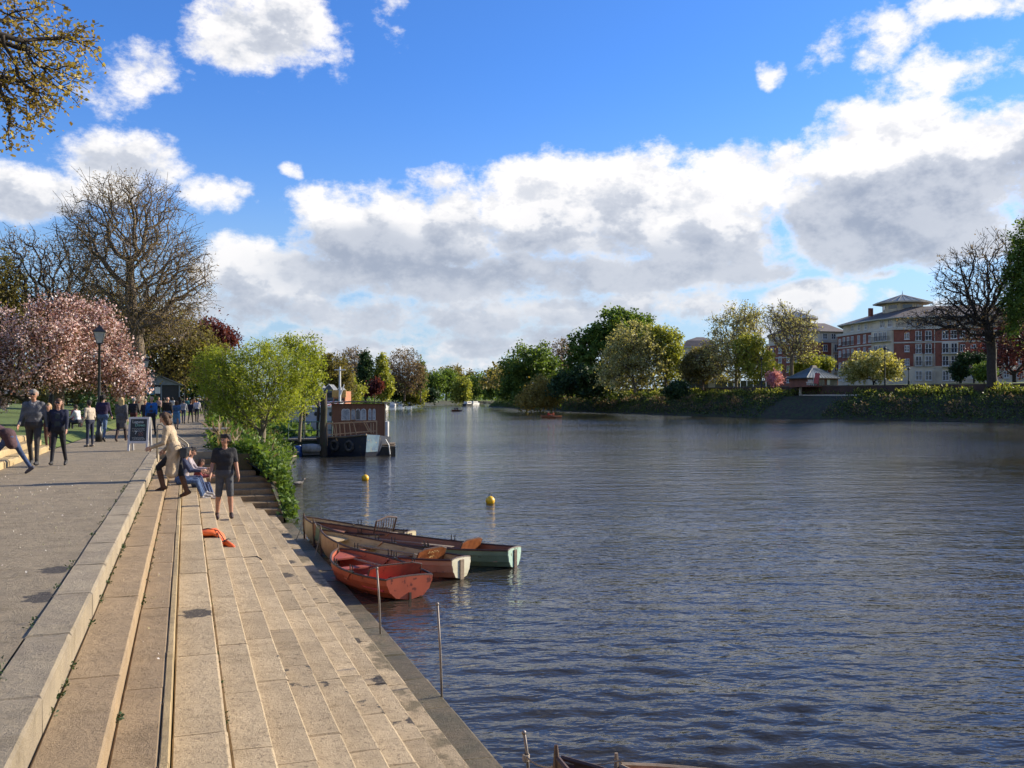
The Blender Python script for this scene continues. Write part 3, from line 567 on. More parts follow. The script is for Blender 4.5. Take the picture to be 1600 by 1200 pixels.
# --- woods that close the view far off
def wood(name, label, pts, lf, size, per, rr, hh, seed):
    rg = np.random.default_rng(seed); Vs = []
    for (x, y, z) in pts:
        n = per; d = rg.normal(size=(n, 3)); d /= np.linalg.norm(d, axis=1)[:, None]; d[:, 2] = np.abs(d[:, 2]); k = .75 + .5 * rg.random(); r = (.55 + .45 * rg.random((n, 1)))
        Vs.append(np.array([x, y, z]) + d * r * np.array([rr * k, rr * k, hh * k]))
    V, Fq = leaf_quads(np.vstack(Vs), size, .8, rg); o = link(name, mesh(name, V, Fq, lf)); tag(o, label, 'wood', kind='stuff')
rw = random.Random(5)
wood('far_wood', 'distant mixed wood closing the view beyond the river bend', [(at_d(u, HV, d).x, at_d(u, HV, d).y, 1) for u, d in [(rw.uniform(480, 830), rw.uniform(520, 760)) for _ in range(46)]], L_green, 1.6, 260, 15, 15, 41)
wood('far_wood', 'distant dull wood behind the trees of the far bank', [(at_d(u, HV, d).x, at_d(u, HV, d).y, 5) for u, d in [(rw.uniform(770, 1110), rw.uniform(290, 330)) for _ in range(26)]], L_olive, .9, 320, 9, 9, 42)
wood('far_wood', 'green and brown wood beyond the ivy-clad tree at the right edge', [(at_d(u, HV, d).x, at_d(u, HV, d).y, 4) for u, d in [(rw.uniform(1690, 2600), rw.uniform(140, 190)) for _ in range(22)]], L_green, .7, 420, 7, 9, 44)
wood('park_wood', 'olive wood behind the trees left of the promenade', [(at_d(u, HV, d).x, at_d(u, HV, d).y, 1.0) for u, d in [(rw.uniform(-60, 330), rw.uniform(125, 150)) for _ in range(24)]], L_olive, .6, 400, 6, 6.5, 43)
# --- undergrowth
def cover(name, label, cat, pts, lf, size, asp, seed, spread=.12, kind='stuff', droop=-.3):
    rg = np.random.default_rng(seed); C = np.array(pts) + rg.normal(size=(len(pts), 3)) * spread * np.array([1, 1, .8]); V, Fq = leaf_quads(C, size, asp, rg, droop=droop)
    return tag(link(name, mesh(name, V, Fq, lf)), label, cat, kind=kind)
rg = np.random.default_rng(50); pts = []
while len(pts) < 15000:
    y = 29.2 + 45 * rg.random() ** 1.6; t = rg.random(); x0, x1 = ev(PR, y) + (0 if y > 30 else .9), ev(LB, y); x = x0 + (x1 - x0) * t
    if y < 29.8 and x < 1.7: continue
    z = np.interp(t, [0, .25, .7, 1], [0, -.12, -1.0, -1.7]); hgt = (.35 if y < 33 else .75) * (.35 + mnoise.noise((x * 1.1, y * 1.1, 0)) * .8 + .45) * (1 if t < .85 else .5)
    pts.append((x, y, z + max(.05, hgt) * rg.random() ** .6))
cover('bank_plants', 'leafy green plants covering the near bank beside the end flight of steps', 'plants', pts, L_bank, .17, .5, 51)
pts = []
while len(pts) < 9000:
    y = 60 + 330 * rg.random() ** 1.3; t = rg.random(); x0, x1 = ev(PR, y), ev(LB, y); x = x0 + (x1 - x0) * t
    pts.append((x, y, np.interp(t, [0, .25, .7, 1], [0, -.12, -1.0, -1.7]) + (.5 + .9 * abs(mnoise.noise((x * .2, y * .2, 0)))) * rg.random()))
cover('bank_bushes', 'green undergrowth along the left bank behind the moored boats', 'plants', pts, L_bank, .6, .6, 56)
pts = []
for _ in range(1500):
    t = rg.random(); y = 27.6 + 2.3 * t; pts.append((float(np.interp(y, [27.6, 28.5, 29.2, 29.9], [2.42, 2.12, 1.75, .95])) + .35 * rg.random(), y, float(np.interp(y, [27.6, 28.5, 29.2, 29.9], [-.75, -.45, -.2, .05])) + .16 * rg.random()))
while len(pts) < 2700:
    k = rg.random(); y = 26.0 + 4.2 * k; pts.append((2.62 + .25 * rg.random() - (.5 * max(0, y - 28.3)), y, -1.65 + 1.5 * k * (.6 + .4 * rg.random()) + .1 * rg.random()))
pts2 = []
for _ in range(800):
    y = 29.8 + 30 * rg.random() ** 1.5; t = rg.random() * .8; x0, x1 = ev(PR, y), ev(LB, y); pts2.append((x0 + (x1 - x0) * t, y, np.interp(t, [0, .25, .7, 1], [0, -.12, -1.0, -1.7]) + .1 + .5 * rg.random()))
cover('dry_stems', 'dry brown stems standing among the plants of the near bank', 'plants', pts2, L_brown, .34, .16, 57, .1, droop=-.7)
cover('trailing_ivy', 'leafy ivy trailing down beside the end flight of steps', 'ivy', pts, L_bank, .13, .6, 52, .08)
pts = []
while len(pts) < 60000:
    y = 60 + 290 * rg.random() ** 1.15; o = .1 + 9.3 * rg.random()
    if 126.5 < y < 138.5 and o < 8.5 : continue
    z = np.interp(o, [-.1, .35, 2.5, 6.2, 9.4], [-1.78, -1.45, .1, 1.9, 2.15]); x = ev(RB, y) + o
    h = np.interp(o, [0, 2, 5, 8, 9.4], [.4, .9, 1.0, 1.3, .9]) * (.55 + .9 * abs(mnoise.noise((x * .25, y * .25, 3))))
    h *= .2 + 1.9 * max(0, mnoise.noise((x * .5, y * .5, 9)) + .28); pts.append((x, y, z + h * rg.random() ** .7))
cover('embankment_plants', 'rough green undergrowth covering the far river bank below the wall', 'plants', pts, L_fbank, .36, .45, 53, .2)
pts = []; pts3 = []
while len(pts) < 9000:
    y = 62 + 240 * rg.random() ** 1.15; o = 6.2 + 3.0 * rg.random()
    if 126 < y < 139: continue
    x = ev(RB, y) + o; k = mnoise.noise((x * .35, y * .35, 20))
    if k > -.05: pts.append((x, y, np.interp(o, [6.2, 9.4], [1.9, 2.15]) + .5 + (.4 + 1.6 * k) * rg.random()))
while len(pts3) < 6000:
    y = 62 + 240 * rg.random() ** 1.15; o = .3 + 4.5 * rg.random()
    if 126 < y < 139: continue
    x = ev(RB, y) + o
    if mnoise.noise((x * .4, y * .25, 31)) > .05: pts3.append((x, y, np.interp(o, [.35, 2.5, 6.2], [-1.45, .1, 1.9]) + .3 + .8 * rg.random()))
cover('bank_grass', 'bright tufts of grass along the foot of the far wall', 'grass', pts, L_yel, .42, .3, 58, .15, droop=-.6)
cover('bank_reeds', 'dry brown reeds and mud-stained stems low on the far bank', 'reeds', pts3, L_brown, .42, .3, 59, .15, droop=-.5)
pts = []
for _ in range(9000):
    x = -14 - 10 * rg.random(); y = 20 + 60 * rg.random(); pts.append((x, y, LAWN(x, y) + 1.5 * rg.random() * (.6 + .6 * mnoise.noise((x * .3, y * .3, 1)))))
cover('shrubbery', 'green shrubbery behind the lawn under the cherry trees', 'shrubs', pts, L_bank, .3, .6, 54, .2)
pts = []
for _ in range(5000):
    y = 62 + 34 * rg.random(); x = pl(y) - 1.2 - 1.5 * rg.random() - (y - 62) * .05; pts.append((x, y, .3 + 1.3 * rg.random()))
cover('hedge', 'dark hedge along the promenade behind the strollers', 'hedge', pts, L_dark, .3, .6, 55, .15)
# ================================================================== far bank: wall, stair, buildings
brick_m = mat('brick_red', (.33, .115, .072), (.25, .088, .058), .9, .9, .3, 40, .01, coords='World', big=((.8, .78, .76), .15))
cream_m = mat('render_cream', (.70, .61, .45), (.61, .53, .40), .5, .85, coords='World', big=((.82, .8, .76), .25))
trim_m = mat('stone_trim', (.62, .57, .47), (.52, .48, .39), .8, .8, coords='World')
white_m = mat('white_paint', (.72, .71, .67), (.62, .61, .57), 2, .6)
glass_m = mat('window_glass', (.030, .036, .045), (.055, .06, .07), 1.2, .12, spec=.9)
glass_l = mat('window_glass_sky', (.10, .12, .15), (.05, .06, .08), .8, .1, spec=.9); glass_c = mat('window_curtain', (.26, .25, .23), (.06, .065, .07), 1.6, .2, spec=.8)
slate_m = mat('roof_slate', (.150, .120, .098), (.115, .094, .080), .6, .75, .4, 12, .03, coords='World')
lead_m = mat('roof_lead', (.215, .235, .215), (.165, .185, .172), .5, .5, coords='World', metal=.2)
iron_m = mat('black_iron', (.012, .012, .014), (.02, .02, .02), 5, .45)
wallb_m = mat('wall_brick_brown', (.105, .062, .045), (.066, .042, .034), .5, .95, .5, 9, .03, coords='World', big=((.62, .66, .55), .12))
ys = [-40, 0, 30, 60, 80, 96, 108, 120, 129, 138, 153, 170, 190, 212, 235]
emb = thing('embankment_wall', 'long brown brick wall along the top of the far bank', 'wall')
def ribbon(o0, o1, z0, z1):
    b = MB()
    for ya, yb in zip(ys[:-1], ys[1:]):
        xa, xb = ev(RB, ya), ev(RB, yb); v = [(xa + o0, ya, z0), (xa + o1, ya, z0), (xb + o1, yb, z0), (xb + o0, yb, z0)]; v += [(x, y, z1) for x, y, _ in v]
        b.add(v, [(0, 3, 2, 1), (4, 5, 6, 7), (0, 1, 5, 4), (1, 2, 6, 5), (2, 3, 7, 6), (3, 0, 4, 7)])
    return b
ribbon(9.3, 9.75, 1.4, 3.72).build('brickwork', wallb_m, emb); ribbon(9.22, 9.83, 3.722, 3.84).build('coping', mat('coping', (.17, .14, .11), (.12, .1, .08), .7, .9, coords='World'), emb)
# stair down the far bank
st_m = mat('bank_stair_stone', (.30, .20, .145), (.22, .15, .11), .9, .9, .4, 12, .02, coords='World')
stair = thing('bank_stair', 'broad brown stone stair down the far bank to the water', 'stairs')
for i in range(15):
    t = i / 14; o = .2 + 8.3 * t; z = -1.62 + 3.75 * t; b = MB()
    xa, xb = ev(RB, 127), ev(RB, 138); v = [(xa + o, 127 + .3 * t, z - 1.0), (xa + o + .9, 127, z - 1.0), (xb + o + .9, 138, z - 1.0), (xb + o, 138 - .3 * t, z - 1.0)]; v += [(x, y, z) for x, y, _ in v]
    b.add(v, [(0, 3, 2, 1), (4, 5, 6, 7), (0, 1, 5, 4), (1, 2, 6, 5), (2, 3, 7, 6), (3, 0, 4, 7)]); b.build('step', st_m, stair)
b = MB(); xa, xb = ev(RB, 127), ev(RB, 138); v = [(xa + 8.4, 127, 2.0), (xa + 9.25, 127, 2.0), (xb + 9.25, 138, 2.0), (xb + 8.4, 138, 2.0)]; v += [(x, y, 2.26) for x, y, _ in v]
b.add(v, [(4, 5, 6, 7), (0, 1, 5, 4), (1, 2, 6, 5), (2, 3, 7, 6), (3, 0, 4, 7)]); b.build('landing', trim_m, stair)
q = at_d(1206, 612, 158); b = MB(); b.box(-.18, .18, -.18, .18, 0, 2.0); b.build('gate_post', trim_m, stair, (ev(RB, 138.4) + 8.6, 138.4, 1.9))
# ---- blocks of flats
WM = {}
def window_mesh(w, h, mull=2, bars=1):
    k = (round(w, 2), round(h, 2), mull, bars)
    if k not in WM:
        f = MB(); t = .11; f.box(-w / 2, w / 2, -.12, .06, -h / 2, -h / 2 + t); f.box(-w / 2, w / 2, -.12, .06, h / 2 - t, h / 2); f.box(-w / 2, -w / 2 + t, -.12, .06, -h / 2 + t, h / 2 - t); f.box(w / 2 - t, w / 2, -.12, .06, -h / 2 + t, h / 2 - t)
        for i in range(1, mull): x = -w / 2 + w * i / mull; f.box(x - .06, x + .06, -.10, .05, -h / 2 + t, h / 2 - t)
        for i in range(1, bars + 1): z = -h / 2 + h * i / (bars + 1); f.box(-w / 2 + t, w / 2 - t, -.09, .04, z - .035, z + .035)
        f.box(-w / 2 - .12, w / 2 + .12, -.2, .06, -h / 2 - .12, -h / 2)
        p = MB(); p.box(-w / 2 + t * .5, w / 2 - t * .5, -.03, .02, -h / 2 + t * .5, h / 2 - t * .5)
        WM[k] = (mesh('window', f.v, f.f, white_m), [mesh('pane', p.v, p.f, g_) for g_ in (glass_m, glass_m, glass_l, glass_c)])
    return WM[k]
class Face:                       # a facade from ground point p to q (seen left to right), outward normal towards the viewer
    def __init__(s, root, p, q):
        s.root, s.p, s.q = root, Vector((p[0], p[1], 0)), Vector((q[0], q[1], 0)); s.x = (s.q - s.p).normalized(); s.n = Vector((s.x.y, -s.x.x, 0)); s.L = (s.q - s.p).length; s.rz = math.atan2(s.x.y, s.x.x)
    def at(s, t, z, out=0): return s.p + s.x * t + s.n * out + Vector((0, 0, z))
    def window(s, t, z, w=1.25, h=1.6, mull=2, bars=1, out=.03):
        fm, pm = window_mesh(w, h, mull, bars); o = link('window', fm, s.root, s.at(t, z, out) - s.root.location); o.rotation_euler = (0, 0, s.rz); link('pane', random.choice(pm), o)
    def slab(s, name, material, t0, t1, z0, z1, out0, out1):
        b = MB(); v = [s.at(t, z, o) - s.root.location for z in (z0, z1) for t, o in ((t0, out0), (t1, out0), (t1, out1), (t0, out1))]
        b.add(v, [(0, 1, 2, 3), (7, 6, 5, 4), (0, 4, 5, 1), (1, 5, 6, 2), (2, 6, 7, 3), (3, 7, 4, 0)]); return b.build(name, material, s.root)
    def railing(s, t0, t1, z, out=.55, h=1.0):
        b = MB(); b.tube([s.at(t0, z + h, out) - s.root.location, s.at(t1, z + h, out) - s.root.location], .05, 4); n = max(2, int((t1 - t0) / .28))
        for i in range(n + 1): t = t0 + (t1 - t0) * i / n; b.tube([s.at(t, z, out) - s.root.location, s.at(t, z + h, out) - s.root.location], .028, 3, cap=False)
        b.build('balcony_railing', iron_m, s.root)
def prism_obj(root, name, pts, z0, z1, material):
    b = MB(); b.prism([(p[0] - root.location.x, p[1] - root.location.y) for p in pts], z0 - root.location.z, z1 - root.location.z); return b.build(name, material, root)
def hip(root, name, pts, inner, z0, z1, material, eave=.0):
    n = len(pts); L = root.location; b = MB(); b.add([(p[0] - L.x, p[1] - L.y, z0 - L.z) for p in pts] + [(p[0] - L.x, p[1] - L.y, z1 - L.z) for p in inner], [tuple(range(n, 2 * n)), tuple(range(n - 1, -1, -1))] + [(i, (i + 1) % n, n + (i + 1) % n, n + i) for i in range(n)])
    return b.build(name, material, root)
def xy(u, d): p = at_d(u, HV, d); return (p.x, p.y)
def shrink(pts, k, c=None):
    c = c or (sum(p[0] for p in pts) / len(pts), sum(p[1] for p in pts) / len(pts)); return [(c[0] + (p[0] - c[0]) * k, c[1] + (p[1] - c[1]) * k) for p in pts]
def cupola(root, u, d, hw, zb, ze, za, n=8):
    c = at_d(u, HV, d); pts = [(c.x + hw * math.cos(2 * math.pi * (i + .5) / n + .3), c.y + hw * math.sin(2 * math.pi * (i + .5) / n + .3)) for i in range(n)]
    cp = prism_obj(root, 'cupola', pts, zb, ze, cream_m)
    for i in range(n):
        p, q = pts[i], pts[(i + 1) % n]; mx, my = (p[0] + q[0]) / 2, (p[1] + q[1]) / 2; w = math.hypot(p[0] - q[0], p[1] - q[1]) * .62; b = MB(); rz = math.atan2(q[1] - p[1], q[0] - p[0])
        b.box(-w / 2, w / 2, -.05, .05, -.42, .42); g = b.build('pane', glass_m, cp, (mx - root.location.x, my - root.location.y, (zb * .35 + ze * .65) - root.location.z)); g.rotation_euler = (0, 0, rz)
    e = shrink(pts, 1.5); hip(root, 'cupola_eave', shrink(pts, 1.48), e, ze, ze + .28, trim_m)
    rf = hip(root, 'cupola_roof', shrink(pts, 1.42), shrink(pts, .04), ze + .28, za, lead_m); b = MB()
    for i in range(n):
        for t in (0, .33, .66):
            p = [pts[i][k] + (pts[(i + 1) % n][k] - pts[i][k]) * t for k in (0, 1)]; a = [c.x + (p[0] - c.x) * 1.42, c.y + (p[1] - c.y) * 1.42]; m_ = Vector((-root.location.x, -root.location.y, -root.location.z))
            b.tube([Vector((a[0], a[1], ze + .32)) + m_, Vector((c.x + (p[0] - c.x) * .05, c.y + (p[1] - c.y) * .05, za + .03)) + m_], .055, 3)
    b.build('roof_seams', trim_m, root); b = MB(); b.tube([(0, 0, -.2), (0, 0, 1.0)], [.12, .02], 6); b.build('finial', iron_m, root, (c.x - root.location.x, c.y - root.location.y, za - root.location.z))
# main block
mb = at_d(1400, HV, 201); flats = thing('apartment_block', 'large red brick apartment block with cream ground floor and glazed cupola', 'building', (mb.x, mb.y, 4.2))
PA, PB, PC, PD = xy(1309, 224), xy(1365, 207.5), xy(1398, 201), xy(1640, 190)
PE_, PF = xy(1640, 225), xy(1330, 250); foot = [PA, PB, PC, PD, PE_, PF]
prism_obj(flats, 'ground_floor', foot, 4.0, 8.5, cream_m); prism_obj(flats, 'wall', shrink(foot, .999), 8.502, 16.5, brick_m)
prism_obj(flats, 'string_course', shrink(foot, 1.006), 13.55, 13.85, trim_m); prism_obj(flats, 'cornice', shrink(foot, 1.016), 16.5, 17.1, trim_m)
prism_obj(flats, 'attic_wall', shrink(foot, .93), 17.1, 19.3, cream_m)
hip(flats, 'roof', shrink(foot, 1.0), shrink(foot, .42), 19.3, 22.4, slate_m); prism_obj(flats, 'eave', shrink(foot, 1.003), 19.1, 19.298, trim_m)
cupola(flats, 1411, 214, 4.4, 21.0, 23.4, 25.6)
b = MB(); b.box(-.45, -.12, -.3, .3, 0, 1.9); b.box(.18, .5, -.3, .3, 0, 1.9); c = at_d(1361, HV, 214); b.build('chimney', brick_m, flats, (c.x - mb.x, c.y - mb.y, 20.6 - 4.2))
fb = Face(flats, PC, PD); fa = Face(flats, PA, PB); fm = Face(flats, PB, PC)
K = .1285
def col(u): return (u - 1398) * K * 1.0
ROW = [6.6, 9.5, 12.3, 15.2]
for u in (1435.5, 1450.5):
    fb.window(col(u), 6.5, 1.3, 2.0); fb.slab('window_surround', cream_m, col(u) - 1.0, col(u) + 1.0, 8.6, 11.2, 0, .10)
    for z in (9.65, 12.3, 15.1): fb.window(col(u), z, 1.25, 2.1, out=.14 if z < 10 else .04); fb.railing(col(u) - .8, col(u) + .8, z - 1.1, .4, .9)
for z in (9.5, 12.4, 15.1): fb.window(col(1417.5), z, .95, 1.4)
fb.slab('bay', cream_m, col(1471), col(1495.5), 4.2, 13.5, 0, .9)
for u in (1476, 1489):
    for z in (6.4, 9.6, 12.3): fb.window(col(u), z, 1.25, 2.1, out=.94)
    fb.window(col(u), 15.2, 1.2, 1.8)
for z in (8.4, 11.15): fb.slab('balcony', trim_m, col(1470), col(1497), z - .16, z, .9, 1.6); fb.railing(col(1470), col(1497), z, 1.5, 1.0)
for u in (1502, 1518, 1535, 1550, 1566, 1584):
    for z in ROW: fb.window(col(u), z, 1.0, 1.5)
for u in (1425, 1440, 1455, 1470, 1485, 1500, 1515, 1530, 1545): 
    o = Face(flats, shrink(foot, .93)[2], shrink(foot, .93)[3]); o.window((u - 1404) * K, 18.2, 1.2, 1.5)
fb.railing(.5, 26, 17.1, -.15, .95)
for t in (7.9, 18.8): fb.slab('downpipe', trim_m, t, t + .14, 4.5, 16.4, .05, .18)
Lm = fm.L
fm.slab('bay', cream_m, .3, Lm - .2, 8.6, 16.4, 0, .8)
for z in (9.6, 12.3, 15.2):
    for t in (.28, .5, .72): fm.window(Lm * t, z, 1.1, 2.0, out=.84)
    fm.slab('balcony', trim_m, .1, Lm, z - 1.2, z - 1.05, .8, 1.5); fm.railing(.1, Lm, z - 1.05, 1.4)
La = fa.L
for z in ROW:
    for t in (.08, .2, .32, .44, .62, .78, .92): fa.window(La * t, z, 1.0, 1.9 if t not in (.08, .92) else 1.4)
    if z > 12: fa.railing(La * .15, La * .5, z - 1.1, .4)
fa2 = Face(flats, shrink(foot, .93)[0], shrink(foot, .93)[1])
for t in (.3, .5, .7): fa2.window(fa2.L * t, 18.2, 1.1, 1.4)
fm2 = Face(flats, shrink(foot, .93)[1], shrink(foot, .93)[2])
for t in (.3, .7): fm2.window(fm2.L * t, 18.2, 1.4, 1.7)
# left block with its tower
lb = at_d(1245, HV, 245); left = thing('apartment_block', 'left brick and cream apartment block with smaller glazed cupola behind bare tree', 'building', (lb.x, lb.y, 5))
QA, QB, QC, QD = xy(1198, 255), xy(1262, 240), xy(1282, 238), xy(1326, 240); QE, QF = xy(1330, 275), xy(1205, 290); ft = [QA, QB, QC, QD, QE, QF]
prism_obj(left, 'wall', ft, 4.5, 16.0, brick_m); prism_obj(left, 'string_course', shrink(ft, 1.008), 12.4, 12.7, trim_m); prism_obj(left, 'cornice', shrink(ft, 1.015), 16.0, 16.5, trim_m)
prism_obj(left, 'attic_wall', shrink(ft, .95), 16.5, 18.9, cream_m); hip(left, 'roof', shrink(ft, 1.0), shrink(ft, .4), 18.9, 21.9, slate_m)
cupola(left, 1245, 252, 3.9, 20.5, 23.0, 25.2)
f1 = Face(left, QC, QD); f2 = Face(left, QA, QB)
f1.slab('bay', cream_m, 3.2, 6.4, 4.6, 15.9, 0, .9)
for z in (6.6, 9.4, 12.0, 14.6):
    f1.window(1.4, z, 1.2, 1.7); f1.window(4.0, z, 1.1, 1.9, out=.94); f1.window(5.6, z, 1.1, 1.9, out=.94); f1.slab('balcony', trim_m, 3, 7.2, z - 1.2, z - 1.05, .9, 1.6); f1.railing(3, 7.2, z - 1.05, 1.5)
    for t in (.15, .35, .55, .75, .92): f2.window(f2.L * t, z, 1.2, 1.7)
f3 = Face(left, shrink(ft, .95)[2], shrink(ft, .95)[3]); [f3.window(t, 17.7, 1.3, 1.5) for t in (1.5, 4, 6)]
f4 = Face(left, shrink(ft, .95)[0], shrink(ft, .95)[1]); [f4.window(f4.L * t, 17.7, 1.3, 1.4) for t in (.2, .4, .6, .8)]
# house with a domed roof, farther left
db = at_d(1092, HV, 285); dome = thing('domed_house', 'cream house with a low brown domed roof behind the olive tree', 'building', (db.x, db.y, 5)); dp = [xy(1066, 285), xy(1122, 285), xy(1122, 305), xy(1066, 305)]
prism_obj(dome, 'wall', dp, 4.5, 17.2, cream_m); hip(dome, 'eave', shrink(dp, 1.06), shrink(dp, 1.06), 17.2, 17.5, trim_m); hip(dome, 'roof', shrink(dp, 1.04), shrink(dp, .75), 17.5, 19.6, slate_m); hip(dome, 'roof_crown', shrink(dp, .75), shrink(dp, .2), 19.6, 21.0, slate_m)
fd = Face(dome, dp[0], dp[1]); [fd.window(fd.L * t, z, 1.3, 1.8) for t in (.15, .35, .55, .75, .9) for z in (8, 11.5, 15)]
# pavilion
pb = at_d(1262, HV, 160); pav = thing('pavilion', 'low brick pavilion with grey standing-seam hipped roof on the far bank', 'pavilion', (pb.x, pb.y, 3.7))
pp = [xy(1229, 166), xy(1261, 159.5), xy(1314, 164), xy(1280, 171)]
prism_obj(pav, 'wall', shrink(pp, .9), 3.6, 5.1, mat('pavilion_brick', (.25, .10, .06), (.18, .075, .05), 1, .9, coords='World')); hip(pav, 'eave', shrink(pp, 1.04), shrink(pp, 1.04), 5.05, 5.2, iron_m)
top = shrink(pp, .16); hip(pav, 'roof', shrink(pp, 1.03), top, 5.2, 7.0, lead_m); hip(pav, 'roof_lantern', top, shrink(pp, .1), 7.0, 7.5, slate_m); eo = shrink(pp, 1.03)
b = MB()
for i in range(4):
    for k in range(11):
        t = k / 11; a = [eo[i][j] + (eo[(i + 1) % 4][j] - eo[i][j]) * t for j in (0, 1)]; c = [top[i][j] + (top[(i + 1) % 4][j] - top[i][j]) * t for j in (0, 1)]
        b.tube([(a[0] - pb.x, a[1] - pb.y, 5.24 - 3.7), (c[0] - pb.x, c[1] - pb.y, 7.03 - 3.7)], .05, 4)
b.build('roof_seams', lead_m, pav)
fp = Face(pav, shrink(pp, .9)[1], shrink(pp, .9)[2])
for t in (.2, .45, .7, .88): fp.slab('opening', glass_m, fp.L * t - .7, fp.L * t + .7, 3.8, 4.9, .02, .05)
fp.slab('notice', white_m, fp.L * .62, fp.L * .62 + .7, 4.0, 4.9, .06, .1)
q = at_d(1271, HV, 155); fl = thing('feather_flag', 'red and white feather flag in front of the pavilion', 'flag', (q.x, q.y, 3.75))
b = MB(); b.tube([(0, 0, 0), (.05, 0, 1.6), (.5, -.2, 2.4)], .025, 5); b.build('pole', white_m, fl); b = MB(); b.box(-.05, .75, -.012, .012, .4, 2.2, Matrix.Rotation(-.35, 4, 'Z') @ Matrix.Rotation(.18, 4, 'Y')); b.build('banner', plain('flag_red', (.55, .12, .11), .8), fl)
for i, u in enumerate((1261.5, 1264.5, 1267.5)):
    q = at_d(u, HV, 156); t = thing('deck_chair', ['white folding chair beside the red flag, leftmost of three', 'white folding chair beside the red flag, middle of three', 'white folding chair beside the red flag, rightmost of three'][i], 'chair', (q.x, q.y, 3.8), 0, 'white chairs by the pavilion')
    b = MB(); b.box(-.2, .2, -.02, .02, .1, 1.05, Matrix.Rotation(.5, 4, 'X')); b.build('backrest', white_m, t); b = MB(); b.box(-.2, .2, -.4, .0, .38, .42); b.build('seat', white_m, t)
    for sx in (-.17, .17): b = MB(); b.tube([(sx, -.4, 0), (sx, .1, .6)], .02, 4); b.build('leg', white_m, t)
# panel fence behind the poplar
fr = thing('panel_fence', 'grey-green panel fence behind the far wall under the poplar', 'fence', (*xy(1150, 192), 3.7)); fm_ = mat('fence_panel', (.13, .16, .15), (.09, .12, .115), 1, .7)
for i in range(14):
    p = at_d(1082 + 10 * i, HV, 192); b = MB(); b.box(-.62, .62, -.03, .03, 0, 1.5); o = b.build('panel', white_m if i in (3,) else fm_, fr, (p.x - fr.location.x, p.y - fr.location.y, .1)); o.rotation_euler = (0, 0, -YAW - .3)
# lamp posts
def lamp_post(u, d, z0, h, label, group, lantern=True):
    p = at_d(u, HV, d); t = thing('lamp_post', label, 'lamp post', (p.x, p.y, z0), 0, group)
    b = MB(); s = h / 4.4; b.lathe([(.13 * s, 0), (.13 * s, .35), (.09 * s, .42), (.085 * s, .9), (.06 * s, 1.0), (.045 * s, h - .78 * s), (.07 * s, h - .75 * s), (.05 * s, h - .70 * s)], 10); b.build('post', iron_m, t, smooth=True)
    b = MB(); b.tube([(-.2 * s, 0, h - 1.0 * s), (.2 * s, 0, h - 1.0 * s)], .02 * s, 6); b.build('ladder_bar', iron_m, t)
    z1 = h - .68 * s; b = MB(); w0, w1 = .10 * s, .20 * s
    for a in range(4):
        x, y = ((1, 1), (-1, 1), (-1, -1), (1, -1))[a]; b.tube([(x * w0, y * w0, z1), (x * w1, y * w1, z1 + .42 * s)], .014 * s, 4)
    b.loft([[(x * w1 * 1.15, y * w1 * 1.15, z1 + .42 * s) for x, y in ((1, 1), (-1, 1), (-1, -1), (1, -1))], [(x * w1 * .35, y * w1 * .35, z1 + .60 * s) for x, y in ((1, 1), (-1, 1), (-1, -1), (1, -1))], [(x * .03, y * .03, z1 + .68 * s) for x, y in ((1, 1), (-1, 1), (-1, -1), (1, -1))]])
    b.box(-w0 * 1.1, w0 * 1.1, -w0 * 1.1, w0 * 1.1, z1 - .03, z1); la = b.build('lantern', iron_m, t)
    b = MB(); b.loft([[(x * w0 * .95, y * w0 * .95, z1 + .005) for x, y in ((1, 1), (-1, 1), (-1, -1), (1, -1))], [(x * w1 * .95, y * w1 * .95, z1 + .41 * s) for x, y in ((1, 1), (-1, 1), (-1, -1), (1, -1))]]); b.build('pane', mat('lantern_glass', (.42, .43, .40), (.36, .37, .35), 3, .2), la)
lamp_post(155, 35, .0, 4.42, 'black lantern lamp post rising before the pink blossom', 'promenade lamp posts')
lamp_post(228, 62, .0, 4.4, 'black lantern lamp post left of the kiosk', 'promenade lamp posts')
lamp_post(288, 98, .0, 4.6, 'black lantern lamp post right of the kiosk', 'promenade lamp posts')
def street_light(u, d, z0, vtop, label):
    p = at_d(u, HV, d); h = CAM_Z + (HV - vtop) / FPX * d - z0; t = thing('street_light', label, 'street light', (p.x, p.y, z0), 0, 'street lights on the far bank')
    b = MB(); b.lathe([(.16, 0), (.16, 1.2), (.09, 1.3), (.07, h)], 8); b.build('post', plain('post_green', (.018, .03, .025)), t); b = MB(); b.lathe([(.08, h), (.28, h + .12), (.30, h + .2), (.1, h + .42)], 10); b.build('lamp_head', iron_m, t)
street_light(1190, 170, 3.6, 562, 'dark green street light below the white-tipped poplar'); street_light(1383, 152, 3.6, 546, 'dark street light standing before the cream blossom tree'); street_light(1420, 165, 3.6, 578, 'short dark street light between blossom tree and brick flats')
